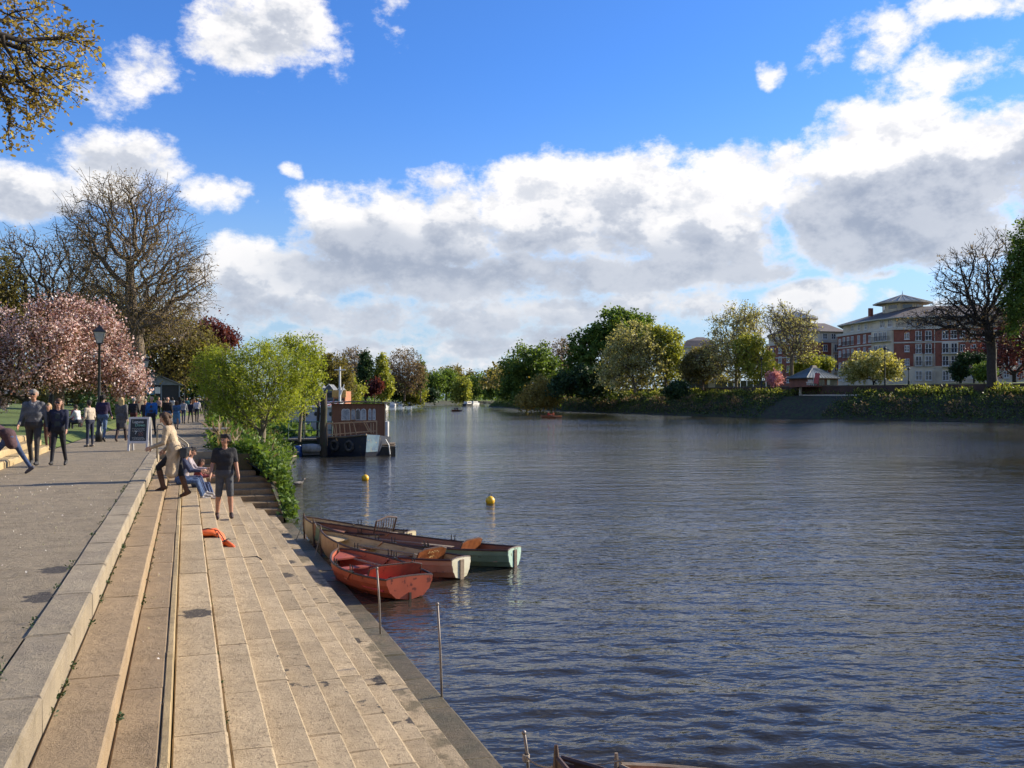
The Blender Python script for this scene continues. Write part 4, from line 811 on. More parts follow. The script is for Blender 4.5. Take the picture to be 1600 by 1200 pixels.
# ---- kiosk on the promenade
kb = at_d(237, HV, 92); kio = thing('kiosk', 'small grey gabled kiosk with blue sign beside the promenade', 'kiosk', (kb.x, kb.y, 0), -YAW + R(20)); gb = mat('kiosk_board', (.20, .235, .275), (.16, .19, .225), 3, .7); dk = mat('kiosk_opening_shade', (.014, .018, .024), (.02, .024, .03), 3, .6)
b = MB(); b.box(-2.6, 2.6, .3, 5, 0, 2.95); b.build('wall', dk, kio)  # near-black body paints the shade inside the opening under the gable
b = MB(); b.add([(-2.7, .12, 2.96), (2.7, .12, 2.96), (0, .12, 4.1), (-2.7, .28, 2.96), (2.7, .28, 2.96), (0, .28, 4.1)], [(0, 1, 2), (5, 4, 3), (0, 3, 4, 1), (1, 4, 5, 2), (2, 5, 3, 0)]); b.build('gable', gb, kio)
for s in (-1, 1):
    b = MB(); b.add([(s * 2.95, -.15, 2.9), (0, -.15, 4.17), (0, 5.1, 4.17), (s * 2.95, 5.1, 2.9), (s * 2.95, -.15, 3.0), (0, -.15, 4.28), (0, 5.1, 4.28), (s * 2.95, 5.1, 3.0)], [(0, 1, 2, 3), (7, 6, 5, 4), (0, 4, 5, 1), (1, 5, 6, 2), (2, 6, 7, 3), (3, 7, 4, 0)]); b.build('roof_slope', plain('kiosk_roof', (.30, .29, .28), .7), kio)
for x in (-2.6, -.9, .9, 2.6): b = MB(); b.box(x - .06, x + .06, .1, .22, 0, 2.95); b.build('post', gb, kio)
b = MB(); b.box(-.85, .25, .02, .09, 2.0, 2.75); sg = b.build('sign', plain('sign_blue', (.10, .30, .42)), kio); b = MB(); b.box(.3, .8, .02, .09, 2.1, 2.75); b.build('notice', white_m, kio); b = MB(); b.box(-2.5, 2.5, -.1, .3, .9, 1.0); b.build('counter', gb, kio)
# ================================================================== boats
def prof(L, B, tr, fb, bow_up, stern_up, n=17, draft=.10):
    out = []
    for i in range(n):
        t = i / (n - 1); w = (1 - (1 - min(t / .55, 1)) ** 2.1) ** .78 if t < .55 else 1 - (1 - tr) * ((t - .55) / .45) ** 1.9
        w = max(w, .03) * B / 2; sh = fb + bow_up * (1 - t) ** 2.4 + stern_up * t ** 3; kl = -draft + (sh * .35 + draft) * max(0, (1 - t / .13)) ** 1.6 * .9 + .10 * t ** 4
        out.append((t, t * L + (0 if t > .1 else 0), w, sh, kl))
    return out
def section(w, sh, kl, strakes=4, inset=0.0, lap=.011):
    pts = []
    for k in range(strakes):                      # from gunwale down to keel, one side; each plank laps the one below
        for a in (k / strakes, (k + .97) / strakes):
            x = (w - inset) * math.cos(a * math.pi / 2) ** .62 if a < 1 else 0; z = sh + inset * (.2 if a > .5 else 0) - (sh - kl - inset) * (math.sin(a * math.pi / 2) ** 1.35)
            pts.append((x + (lap * (a * strakes - k) * (1 if not inset else 0)) * (1 if w > .06 else 0), z))
    return pts + [(0, kl + inset)]
def row_boat(name, label, bow, stern, B, tr, fb, mats, kind='skiff', bow_up=.22, stern_up=.10, backrest=True, skeg=False):
    """open clinker boat; local x runs from bow to stern"""
    bow, stern = Vector((*bow, WATER)), Vector((*stern, WATER)); L = (stern - bow).length; t0 = thing(name, label, 'boat', bow, math.atan2(stern.y - bow.y, stern.x - bow.x), 'moored rowing boats')
    pr = prof(L, B, tr, fb, bow_up, stern_up); hull_m, in_m, gun_m, tran_m, seat_m = mats[:5]
    for side in (1, -1):
        o = MB(); rings = [[(x, side * a, z) for a, z in section(w, sh, kl)] for t, x, w, sh, kl in pr]; o.loft(rings if side > 0 else [r[::-1] for r in rings], closed=False); o.build('planking', hull_m, t0)
        o = MB(); rings = [[(x, side * a, z) for a, z in section(max(w, .05), sh - .004, kl, inset=.022)] for t, x, w, sh, kl in pr]; o.loft(rings if side < 0 else [r[::-1] for r in rings], closed=False); o.build('lining', in_m, t0)
        o = MB(); o.tube([(x, side * (w + .004), sh + .006) for t, x, w, sh, kl in pr], .021, 6); o.build('gunwale', gun_m, t0)
    t, x, w, sh, kl = pr[-1]; s = section(w, sh, kl); poly = [(a, z) for a, z in s] + [(-a, z) for a, z in s[-2::-1]]; o = MB(); arch = [(w * math.cos(a), sh + .035 * math.sin(a)) for a in [math.pi * k / 8 for k in range(7, 0, -1)]]; full = poly + arch; n = len(full)
    o.add([(x - .025, a, z) for a, z in full] + [(x + .02, a, z) for a, z in full], [tuple(range(n)), tuple(range(2 * n - 1, n - 1, -1))] + [(i, n + i, n + (i + 1) % n, (i + 1) % n) for i in range(n)]); tr_o = o.build('transom', tran_m, t0)
    o = MB(); o.tube([(x + .005, a, z) for a, z in [poly[-1]] + arch + [poly[0]]], .018, 5); o.build('transom_cap', gun_m, t0)
    o = MB(); o.tube([(-.035, 0, pr[0][3] + .10), (-.03, 0, pr[0][3] - .05), (.0, 0, .02), (pr[2][1] * .55, 0, pr[2][4] + .0), (L * .3, 0, pr[5][4] - .015), (L * .9, 0, pr[-2][4] - .015)], [.014, .028, .03, .03, .028, .028], 6); o.build('stem_and_keel', gun_m, t0)
    def hw(xx): return float(np.interp(xx, [p[1] for p in pr], [p[2] for p in pr]))
    def shz(xx): return float(np.interp(xx, [p[1] for p in pr], [p[3] for p in pr]))
    for f in ((.30, .55) if kind == 'skiff' else (.30, .56)):
        X = L * f; z = shz(X) - .14; o = MB(); o.bbox(X - .11, X + .11, -hw(X) + .035, hw(X) - .035, z - .03, z, .006); o.build('thwart', seat_m, t0)
        for k in (-1, 1): o = MB(); o.tube([(X + .1, k * hw(X) * .97, z), (X + .24, k * (hw(X) * .99), shz(X) - .02)], .016, 5); o.build('knee', seat_m, t0)
    X0, X1 = L * .74, L * .955; z = shz(X0) - .17; o = MB(); o.loft([[(X0, -hw(X0) + .06, z - .03), (X0, hw(X0) - .06, z - .03), (X0, hw(X0) - .06, z), (X0, -hw(X0) + .06, z)], [(X1, -hw(X1) + .04, z - .03), (X1, hw(X1) - .04, z - .03), (X1, hw(X1) - .04, z), (X1, -hw(X1) + .04, z)]]); o.build('stern_seat', mats[5] if len(mats) > 5 else seat_m, t0)
    X0, X1 = L * .02, L * .15; o = MB(); z = shz(X1) - .07; o.add([(X0, 0, z + .07), (X1, -hw(X1) + .02, z), (X1, hw(X1) - .02, z), (X0, 0, z + .03), (X1, -hw(X1) + .02, z - .03), (X1, hw(X1) - .02, z - .03)], [(0, 1, 2), (5, 4, 3), (0, 3, 4, 1), (1, 4, 5, 2), (2, 5, 3, 0)]); o.build('bow_seat', in_m, t0)
    for k in range(5): y = (k - 2) * B * .13; o = MB(); o.box(L * .16, L * .72, y - B * .055, y + B * .055, .0, .015); o.build('floorboard', in_m, t0)
    for f in (.42, .66):
        for k in (-1, 1):
            X = L * f; o = MB(); o.tube([(X - .05, k * (hw(X) + .012), shz(X) + .14), (X - .04, k * (hw(X) + .012), shz(X) + .02)], .011, 5); o.tube([(X + .05, k * (hw(X) + .012), shz(X) + .14), (X + .04, k * (hw(X) + .012), shz(X) + .02)], .011, 5); o.box(X - .08, X + .08, k * (hw(X) + .012) - .02, k * (hw(X) + .012) + .02, shz(X) + .012, shz(X) + .035); o.build('rowlock', iron_m, t0)
    if backrest:
        X = L * .79; w = hw(X) - .05; z0 = shz(X) - .14; hB = .30; o = MB(); rings = []
        for dx in (0, .03): rings.append([(X + dx, -w, z0), (X + dx, w, z0), (X + dx + .11, w * .97, z0 + hB * .88), (X + dx + .12, w * .6, z0 + hB * 1.0), (X + dx + .12, -w * .6, z0 + hB * 1.0), (X + dx + .11, -w * .97, z0 + hB * .88)])
        o.loft(rings); br = o.build('backrest', mats[4], t0); o = MB(); o.tube([(X + .015, -w, z0 + .02), (X + .127, -w * .98, z0 + hB * .89), (X + .137, -w * .6, z0 + hB + .01), (X + .137, w * .6, z0 + hB + .01), (X + .127, w * .98, z0 + hB * .89), (X + .015, w, z0 + .02)], .016, 5); o.build('backrest_rim', gun_m, br)
    o = MB(); t, x, w, sh, kl = pr[-1]; o.box(x + .021, x + .045, -.05 if not skeg else -.02, .05 if not skeg else .02, kl - .05, sh - .01 if not skeg else kl + .12); o.build('rudder', mats[6] if len(mats) > 6 else tran_m, t0)
    return t0
wood_o = mat('varnished_wood', (.30, .105, .035), (.22, .072, .024), 2, .42, stretch=(1, 9, 9), coat=.3, big=((.7, .65, .6), .9))
wood_d = mat('dark_wood', (.085, .045, .028), (.055, .030, .02), 3, .55, stretch=(1, 8, 8))
wood_g = mat('weathered_wood', (.28, .21, .145), (.20, .15, .10), 3, .8, stretch=(1, 8, 8))
cream_p = mat('cream_boat_paint', (.50, .42, .26), (.40, .33, .19), 2.2, .6, spots=(.22, .17, .09), sscale=7, sthr=.63)
pink_p = mat('faded_pink_paint', (.47, .30, .165), (.38, .23, .12), 2.2, .6, spots=(.22, .11, .07), sscale=9, sthr=.63)
green_p = mat('green_boat_paint', (.13, .22, .15), (.10, .17, .115), 2.2, .6, spots=(.05, .07, .045), sscale=7, sthr=.62)
pgreen_p = mat('pale_green_paint', (.40, .55, .44), (.30, .44, .34), 3, .6, spots=(.14, .17, .12), sscale=9, sthr=.60)
white_p = mat('old_white_paint', (.66, .62, .46), (.56, .51, .34), 3, .6, spots=(.2, .17, .06), sscale=9, sthr=.60)
red_p = mat('red_boat_paint', (.47, .10, .045), (.36, .075, .036), 2.0, .5, spots=(.16, .035, .022), sscale=8, sthr=.62)
redin_p = mat('orange_red_paint', (.42, .10, .048), (.30, .065, .036), 2.2, .55, spots=(.12, .03, .02), sscale=7, sthr=.62)
cush = plain('red_cushion', (.50, .045, .055), .7)
silver = mat('weathered_grey_wood', (.40, .36, .31), (.30, .27, .23), 4, .75, stretch=(1, 8, 8))
brown_l = mat('varnish_brown', (.24, .105, .055), (.17, .072, .04), 2, .5, stretch=(1, 8, 8)); tan_l = mat('tan_lining', (.44, .33, .185), (.34, .25, .135), 2.5, .6, stretch=(1, 8, 8), spots=(.2, .12, .06), sscale=3, sthr=.62)
def wxy(u, v): p = at(u, v, WATER); return (p.x, p.y)
S = {}
S['red'] = row_boat('rowing_dinghy', 'short red rowing dinghy with rounded stern nearest the steps', wxy(530, 893), wxy(640, 935), 1.22, .72, .33, (red_p, redin_p, wood_d, red_p, redin_p, cush, wood_d), 'dinghy', .12, .03, True, skeg=True)
S['cream'] = row_boat('rowing_skiff', 'long cream and pink rowing skiff with white stern and lettered backrest', wxy(503, 866), wxy(720, 903), 1.02, .50, .27, (pink_p, tan_l, wood_d, white_p, wood_o, wood_g, wood_g), 'skiff', .26, .10)
S['green'] = row_boat('rowing_skiff', 'green rowing skiff with pale green stern and varnished backrest', wxy(492, 852), wxy(803, 886), 1.0, .50, .27, (green_p, brown_l, wood_d, pgreen_p, wood_o, wood_g, wood_d), 'skiff', .26, .10)
S['back'] = row_boat('rowing_skiff', 'cream rowing skiff farthest from the camera of the moored group', wxy(477, 842), wxy(640, 856), 1.0, .50, .27, (cream_p, tan_l, wood_d, cream_p, wood_g, wood_g, wood_d), 'skiff', .26, .08, False)
# lettering on the backrest of the cream skiff, painted in yellow
def text_obj(name, s, size, material, parent, M, ext=.001):
    c = bpy.data.curves.new(name, 'FONT'); c.body = s; c.size = size; c.extrude = ext; c.align_x = 'CENTER'; c.materials.append(material)
    o = bpy.data.objects.new(name, c); COL.objects.link(o); o.parent = parent; o.matrix_local = M; return o
# iron-framed backrest in the farthest skiff
t0 = S['back']; L = (Vector(wxy(640, 856)) - Vector(wxy(477, 842))).length; X = L * .76
b = MB(); b.tube([(X, -.40, .25), (X + .1, -.40, .62), (X + .12, 0, .68), (X + .1, .40, .62), (X, .40, .25)], .022, 6)
for y in (-.3, -.2, -.1, 0, .1, .2, .3): b.tube([(X + .02, y, .28), (X + .06, y + .03, .45), (X + .1, y, .64)], .009, 4)
b.build('iron_backrest', wood_d, t0)
# the two boats cut by the lower edge
S['dark'] = row_boat('rowing_skiff', 'dark purple rowing boat, only its tall bow showing at the lower edge', (2.72, 6.6), (4.77, 2.94), .9, .6, .28, (mat('purple_paint', (.10, .055, .062), (.07, .04, .045), 3, .6), wood_d, wood_d, wood_d, wood_d), 'skiff', .34, .1)
S['var'] = row_boat('rowing_skiff', 'varnished orange-brown rowing boat at the lower edge', (3.19, 6.5), (6.6, 4.3), .95, .6, .28, (mat('varnish_hull', (.34, .17, .06), (.26, .12, .04), 2, .4, stretch=(1, 8, 8)), mat('varnish_in', (.42, .20, .06), (.34, .15, .04), 2, .4, stretch=(1, 8, 8)), wood_g, wood_g, wood_o), 'skiff', .26, .1)
# oars laid in the boats
def oar(bt, L0, a, c, label):
    t0 = S[bt]; M = Matrix.Translation(t0.location) @ Matrix.Rotation(t0.rotation_euler.z, 4, 'Z'); p, q = M @ Vector(a), M @ Vector(c); d = (q - p); o = thing('oar', label, 'oar', p, 0, 'oars laid in the boats'); e = d.normalized(); s = e.cross(Vector((0, 0, 1))).normalized()
    b = MB(); b.tube([(0, 0, 0), e * .12, e * .2, d * .72], [.016, .017, .024, .022], 6); b.build('loom', wood_g, o)
    b = MB(); w = .075; b.add([d * .72 - s * .02 + Vector((0, 0, .012)), d * .72 + s * .02 + Vector((0, 0, .012)), d * .8 + s * w * .8 + Vector((0, 0, .008)), d + s * w + Vector((0, 0, .004)), d - s * w + Vector((0, 0, .004)), d * .8 - s * w * .8 + Vector((0, 0, .008))] + [d * .72 - s * .02 - Vector((0, 0, .012)), d * .72 + s * .02 - Vector((0, 0, .012)), d * .8 + s * w * .8 - Vector((0, 0, .008)), d + s * w - Vector((0, 0, .004)), d - s * w - Vector((0, 0, .004)), d * .8 - s * w * .8 - Vector((0, 0, .008))], [(0, 1, 2, 3, 4, 5), (11, 10, 9, 8, 7, 6)] + [(i, 6 + i, 6 + (i + 1) % 6, (i + 1) % 6) for i in range(6)]); b.build('blade', wood_g, o)
oar('cream', 0, (.9, .18, .27), (3.3, .26, .26), 'wooden oar lying along the cream skiff, side nearer the open river'); oar('cream', 0, (1.0, -.22, .27), (3.2, -.28, .27), 'wooden oar lying along the cream skiff, side nearer the red dinghy')
oar('green', 0, (.9, .1, .27), (3.7, .22, .25), 'wooden oar lying along the green skiff'); oar('back', 0, (.6, .1, .29), (2.5, .2, .29), 'wooden oar lying along the farthest skiff')
oar('red', 0, (.5, .1, .32), (2.2, .2, .34), 'pale oar laid along the red dinghy')
# mooring rods, ropes
def rod(u, v0, v1, label):
    p = at(u, v1, Z[11]); h = (v1 - v0) / FPX * (FPX * (CAM_Z - Z[11]) / (v1 - HV)); b = MB(); b.tube([(0, 0, -.4), (-.03, .02, h * .5), (-.07, .0, h)], .014, 8); b.lathe([(.02, h - .02), (.021, h), (.012, h + .012)], 8, (-.07, 0, 0))
    o = b.build('mooring_rod', mat('rod_steel', (.27, .24, .21), (.17, .14, .12), 6, .55, metal=.5), None, p, smooth=True); return tag(o, label, 'rod', 'mooring rods in the wet ledge'), p + Vector((-.07, 0, h))
r1, e1 = rod(597, 886, 990, 'thin steel mooring rod standing in front of the red dinghy'); r2, e2 = rod(693, 941, 1086, 'thin steel mooring rod, middle one of three, clear of the boats'); r3, e3 = rod(830, 1139, 1215, 'thin steel mooring rod at the lower edge with a rope tied round it')
rope_m = mat('rope', (.36, .30, .22), (.26, .21, .15), 20, .9)
def rope(pts, r, label):
    b = MB(); P = []
    for a, c in zip(pts[:-1], pts[1:]):
        a, c = Vector(a), Vector(c); sag = (c - a).length * .05
        for k in range(7): t = k / 6; P.append(a.lerp(c, t) - Vector((0, 0, sag * 4 * t * (1 - t))))
    b.tube(P, r, 5); return tag(b.build('mooring_rope', rope_m), label, 'rope')
rp = Vector((e3.x + .02, e3.y, e3.z - .22)); b = MB()
rope([rp, (2.75, 6.57, WATER + .6), (3.2, 6.47, WATER + .6)], .009, 'thin rope from the mooring rod to the two boats at the lower edge')
b = MB()
for k in range(4): b.tube([(.026 * math.cos(a), .026 * math.sin(a), .015 * k + .004 * math.sin(a)) for a in [2 * math.pi * i / 10 for i in range(11)]], .009, 5)
tag(b.build('rope_coil', rope_m, None, (rp.x, rp.y, rp.z - .03)), 'knotted rope coil on the mooring rod at the lower edge', 'rope')
bw = {k: S[k].location for k in S}
rope([(bw['back'].x, bw['back'].y, WATER + .55), (bw['back'].x - .25, bw['back'].y - .2, WATER - .02)], .009, 'slack mooring rope at the bow of the farthest skiff'); rope([(bw['green'].x, bw['green'].y, WATER + .55), (bw['cream'].x, bw['cream'].y, WATER + .58), (bw['cream'].x - .2, bw['cream'].y - .3, WATER - .05)], .009, 'pale rope joining the bows of the cream and green skiffs')
# lettering
t0 = S['cream']; L = (Vector(wxy(718, 905)) - Vector(wxy(503, 866))).length; X = L * .79
yel = plain('yellow_paint', (.62, .42, .16))
br = [c for c in t0.children if c.name.startswith('backrest')][0]
zb = float(np.interp(.79, [0, 1], [.27, .37])) - .14 + .02
for z, x0, x1 in ((.20, -.16, .14), (.11, -.10, .05)):
    o = MB(); o.tube([(X + .015 + .12 * (z / .30) + .018, y, zb + z + .016 * math.sin(y * 95) + .006 * math.sin(y * 37)) for y in np.linspace(x0, x1, 40)], .006, 4); o.build('painted_lettering', yel, br)
# ------------------------------------------------------------------ buoys, duck
def buoy(u, v, r, label):
    p = at(u, v, WATER); t = thing('buoy', label, 'buoy', (p.x, p.y, WATER + r * .55), 0, 'yellow mooring buoys'); y = mat('buoy_yellow', (.85, .50, .02), (.78, .43, .015), 3, .4); b = MB(); b.lathe([(.02, -r)] + [(r * math.cos(a), r * math.sin(a)) for a in [R(x) for x in range(-75, 80, 15)]] + [(.03, r)], 18); b.build('float', y, t, smooth=True)
    b = MB(); b.tube([(.045 * math.cos(a), 0, r + .03 + .045 * math.sin(a)) for a in [R(x) for x in range(-40, 221, 26)]], .012, 6); b.build('ring', iron_m, t)
buoy(766, 786, .15, 'yellow round buoy on open water right of the skiffs'); buoy(571, 750, .15, 'yellow round buoy in front of the houseboat')
p = at(467, 757, WATER); dk = thing('duck', 'small dark and white duck swimming off the end steps', 'duck', (p.x, p.y, WATER), R(20))
b = MB(); b.loft([[(x, w * math.cos(a), z + h * math.sin(a)) for a in [2 * math.pi * k / 10 for k in range(10)]] for x, w, z, h in ((-.26, .01, .09, .01), (-.2, .05, .07, .04), (-.08, .10, .05, .08), (.06, .10, .05, .085), (.15, .06, .06, .07), (.19, .035, .12, .04), (.21, .03, .17, .035), (.235, .035, .21, .035), (.26, .03, .215, .03), (.285, .012, .21, .012))]); b.build('body', mat('duck_feathers', (.30, .26, .22), (.05, .045, .04), 7, .8), dk, smooth=True)
b = MB(); b.add([(.28, -.015, .212), (.28, .015, .212), (.335, .012, .198), (.335, -.012, .198), (.28, -.015, .196), (.28, .015, .196)], [(0, 1, 2, 3), (4, 3, 2, 5), (0, 3, 4), (1, 5, 2), (0, 4, 5, 1)]); b.build('bill', plain('bill', (.5, .25, .03)), dk)
# ------------------------------------------------------------------ houseboat, barge and landing stage
brown_w = mat('cabin_boards', (.21, .085, .036), (.15, .058, .026), 1.5, .6, stretch=(12, 12, .6)); tan_w = mat('new_timber', (.46, .285, .155), (.38, .23, .12), 3, .75)
def frame(u0, d0, u1, d1):                        # origin and heading of a thing that runs from (u0,d0) to (u1,d1)
    a, c = Vector(xy(u0, d0)), Vector(xy(u1, d1)); return a, math.atan2(c.y - a.y, c.x - a.x), (c - a).length
o_, rz, L = frame(519, 58.5, 594, 57.5); rz = -R(7.5); L *= .985; hb = thing('houseboat', 'houseboat with brown boarded cabin and arched windows', 'houseboat', (o_.x, o_.y, WATER), rz)
b = MB(); b.box(-.4, L + .3, -.4, 3.4, -.3, .9); b.build('hull', mat('hull_black', (.022, .024, .024), (.04, .035, .028), 1.5, .7), hb)
b = MB(); b.box(0, L, 0, 2.9, .9, 3.02); cab = b.build('cabin', brown_w, hb)
b = MB(); ro = [[(x, y, 3.02 + dz + .10 * math.sin(math.pi * (x + .25) / (L + .5))) for x in np.linspace(-.25, L + .25, 9)] for y, dz in ((-.25, .0), (3.1, .0), (3.1, .08), (-.25, .08))]
rings = [[ro[k][i] for k in range(4)] for i in range(9)]; b.loft(rings); b.build('roof', mat('cabin_roof', (.16, .12, .08), (.11, .085, .06), 2, .8), hb)
for i, u in enumerate((536, 541, 549, 556, 564, 573, 579)):
    X = (u - 519) / 75 * L; w, h = (.075 if i in (5, 6) else .12), .33; pts = [(-w, -h), (w, -h), (w, h * .6), (w * .7, h * .88), (0, h), (-w * .7, h * .88), (-w, h * .6)]
    f = MB(); f.loft([[(X + a * 1.35, -.03, 2.35 + z * 1.12) for a, z in pts], [(X + a * 1.35, .01, 2.35 + z * 1.12) for a, z in pts]]); fo = f.build('window', white_m if i != 2 else tan_w, hb); f = MB(); f.loft([[(X + a, -.045, 2.35 + z) for a, z in pts], [(X + a, -.032, 2.35 + z) for a, z in pts]]); f.build('pane', mat('glass_painted_reflection', (.40, .42, .42), (.20, .22, .24), 5, .15) if i not in (3,) else glass_m, fo)  # pale pane colour stands in for bright reflections in the glass
for z in (1.0, 1.62, 2.95): b = MB(); b.box(-.02, L + .02, -.03, .0, z, z + .07); b.build('trim_board', brown_w, hb)
b = MB(); b.box(L, L + .06, -.05, .05, .9, 3.0); b.build('corner_post', tan_w, hb)
b = MB(); b.box(-.012, 0, .3, 1.0, 1.0, 2.7); b.build('door', mat('door_green', (.05, .07, .04), (.035, .05, .03), 3, .6), hb)
# blue barge lying in front
a, st_, sd = Vector(xy(505, 55.2)), Vector(xy(576, 53.6)), Vector(xy(590, 56.2)); bar = thing('barge', 'blunt dark blue barge with sunlit bow side painted pale, lying before the houseboat', 'barge', (a.x, a.y, WATER), math.atan2(st_.y - a.y, st_.x - a.x)); L2 = (st_ - a).length
TOPP = [(-.5, 0, 1.0), (L2 * .5, -.05, 1.08), (L2, -.15, 1.26), (L2 + .16, .85, 1.2), (L2 - .2, 2.5, 1.05), (-.5, 2.7, 1.0)]
hull = MB(); hull.loft([[(1.3 + (x - 1.3) * k, 1.2 + (y - 1.2) * k, z if k > .99 else zz) for x, y, z in TOPP] for k, zz in ((.80, -.4), (.92, .25), (1.0, 0))]); hull.build('hull', mat('barge_blue', (.013, .021, .045), (.022, .028, .04), 1.2, .55, spots=(.07, .06, .05), sscale=3, sthr=.62), bar)
b = MB(); b.tube([(x, y - .03, z + .02) for x, y, z in TOPP[:3]], .06, 6); b.build('rubbing_strake', mat('strake', (.22, .17, .12), (.14, .11, .08), 3, .8), bar)
b = MB(); q0, q1 = Vector(TOPP[2]), Vector(TOPP[3]); k0 = lambda v, z, k: Vector((1.3 + (v.x - 1.3) * k + .02, 1.2 + (v.y - 1.2) * k - .012, z))
vv = [k0(q0, q0.z + .02, 1.0), k0(q1, q1.z + .02, 1.0), k0(q1, .25, .92), k0(q0, .25, .92)]; vv2 = [v_ + Vector((-.03, .01, 0)) for v_ in vv]; b.add(vv + vv2, [(3, 2, 1, 0), (4, 5, 6, 7), (0, 1, 5, 4), (1, 2, 6, 5), (2, 3, 7, 6), (3, 0, 4, 7)]); b.build('sunlit_bow_side', mat('bow_sunlit', (.20, .30, .34), (.10, .17, .26), 1.8, .6, spots=(.3, .3, .24), sscale=4, sthr=.58), bar)  # sunlight on this side of the hull, painted as a pale plate
for X, y in ((.9, -.05), (2.0, -.05)): b = MB(); b.tube([(X + .27 * math.cos(t), y, .58 + .27 * math.sin(t)) for t in [2 * math.pi * k / 14 for k in range(15)]], .09, 7, cap=False); b.build('tyre_fender', mat('tyre', (.03, .03, .03), (.09, .085, .08), 4, .8), bar, smooth=True)
# timber railing of the gangway
g0, g1 = Vector(xy(512, 54.6)), Vector(xy(588, 55.6)); rl = thing('gangway_railing', 'pale timber railing with leaning balusters along the barge deck', 'railing', (g0.x, g0.y, WATER), math.atan2(g1.y - g0.y, g1.x - g0.x)); LG = (g1 - g0).length
def bar_(name, p, q, r, par=rl, m_=tan_w): b = MB(); b.tube([p, q], r, 4); return b.build(name, m_, par)
bar_('top_rail', (0, -.1, 1.88), (LG, -.1, 2.0), .055); bar_('lower_rail', (0, -.1, 1.22), (LG, -.1, 1.42), .04); bar_('end_post', (LG, -.1, 1.2), (LG, -.1, 2.02), .05); bar_('end_post', (-.05, -.1, .6), (-.05, -.1, 1.95), .05)
for i, (u, dz, lean) in enumerate(((519, -.62, .25), (524, -.6, .1), (530, -.6, .06), (537, -.55, .08), (545, -.45, .12), (552, -.3, .18), (572, 0, .25), (579, 0, 0), (583, 0, 0))):
    X = (u - 512) / 76 * LG; bar_('baluster', (X, -.1, 1.9), (X + lean * 1.2, -.12, 1.28 + dz), .04)
bar_('brace', (LG * .74, -.14, 1.9), (LG * .84, -.14, 1.38), .045)
# landing stage with piles
stg = thing('landing_stage', 'dark green floating landing stage with thin rails left of the barge', 'pontoon', (*xy(462, 57), WATER), rz); b = MB(); b.box(-.6, 3.2, -1.2, 2.5, -.3, .82); b.build('float', mat('stage_green', (.025, .045, .035), (.02, .03, .022), 2, .8), stg)
b = MB(); b.box(-.7, 3.3, -1.3, 2.6, .822, .92); b.build('deck', mat('deck_wood', (.16, .14, .11), (.11, .1, .08), 3, .9, stretch=(1, 8, 1)), stg)
rg_m = plain('rail_green', (.05, .11, .085), .5)
for z in (1.45, 1.95): b = MB(); b.tube([(-.4, -1.2, z), (2.2, -1.2, z)], .03, 6); b.build('rail', rg_m, stg)
for x in (-.4, .5, 1.4, 2.2): b = MB(); b.tube([(x, -1.2, .9), (x, -1.2, 1.97)], .03, 6); b.build('rail_post', rg_m, stg)
pile_m = mat('pile_timber', (.075, .058, .042), (.045, .04, .025), 2, .95, .6, 12, .03, stretch=(3, 3, .5), spots=(.05, .07, .03), sscale=3, sthr=.58)
def pile(u, d, vtop, r, label):
    p = at_d(u, HV, d); zt = CAM_Z + (HV - vtop) / FPX * d; b = MB(); b.tube([(0, 0, -2.6 + 0), (.02, 0, -1), (0, .02, 0), (.03, 0, zt * .5), (.01, 0, zt)], [r * 1.1, r * 1.1, r, r * .97, r * .9], 10); tag(b.build('mooring_pile', pile_m, None, (p.x, p.y, 0), smooth=True), label, 'pile', 'timber mooring piles')
pile(475, 57, 618, .10, 'thin dark mooring pile standing left of the thick one'); pile(505.5, 54.5, 614, .21, 'thick timber mooring pile at the left end of the barge'); pile(497, 60, 622, .11, 'slim mooring pile close behind the thick one')
inf = thing('dinghy', 'pale grey tender lying beside the landing stage', 'boat', (*xy(473, 54.3), WATER), rz); b = MB(); b.tube([(0, 0, .42), (.6, -.05, .42), (1.15, 0, .44)], [.26, .29, .2], 10); b.build('tube', mat('grey_rubber', (.34, .33, .31), (.2, .2, .19), 4, .6), inf, smooth=True); b = MB(); b.box(.0, 1.1, -.1, .5, .05, .34); b.build('floor', mat('grey_rubber_dark', (.10, .10, .10), (.07, .07, .07), 4, .6), inf)
p = at(466, 712, WATER); bl = thing('barrel', 'blue plastic barrel floating by the landing stage', 'barrel', (p.x, p.y, WATER - .1)); b = MB(); b.lathe([(.22, 0), (.27, .05), (.27, .28), (.285, .3), (.27, .32), (.27, .6), (.24, .66), (.2, .68)], 14); b.build('drum', mat('barrel_blue', (.03, .09, .30), (.02, .06, .22), 3, .4), bl, smooth=True)
b = MB(); b.lathe([(.06, .68), (.06, .72)], 8, (.1, 0, 0)); b.build('bung', white_m, bl)
raft = thing('work_raft', 'dark raft heaped with planks at the right end of the houseboat', 'raft', (*xy(592, 55.3), WATER), rz); b = MB(); b.box(-.2, .95, -.5, 1.5, -.2, .5); b.build('float', mat('raft_dark', (.03, .028, .025), (.05, .045, .035), 2, .9), raft)
for i in range(6): b = MB(); b.tube([(-.2 + .1 * i, -.5 + .2 * i, .6 + .05 * (i % 3)), (.9 + .03 * i, -.3 + .25 * i, .95 - .12 * (i % 4) - .3)], .05, 5); b.build('plank', wood_g, raft)
b = MB(); b.tube([(.35, -.6, .95), (.55, -.62, .6), (.62, -.6, .05)], .04, 6); b.build('hose', white_m, raft)
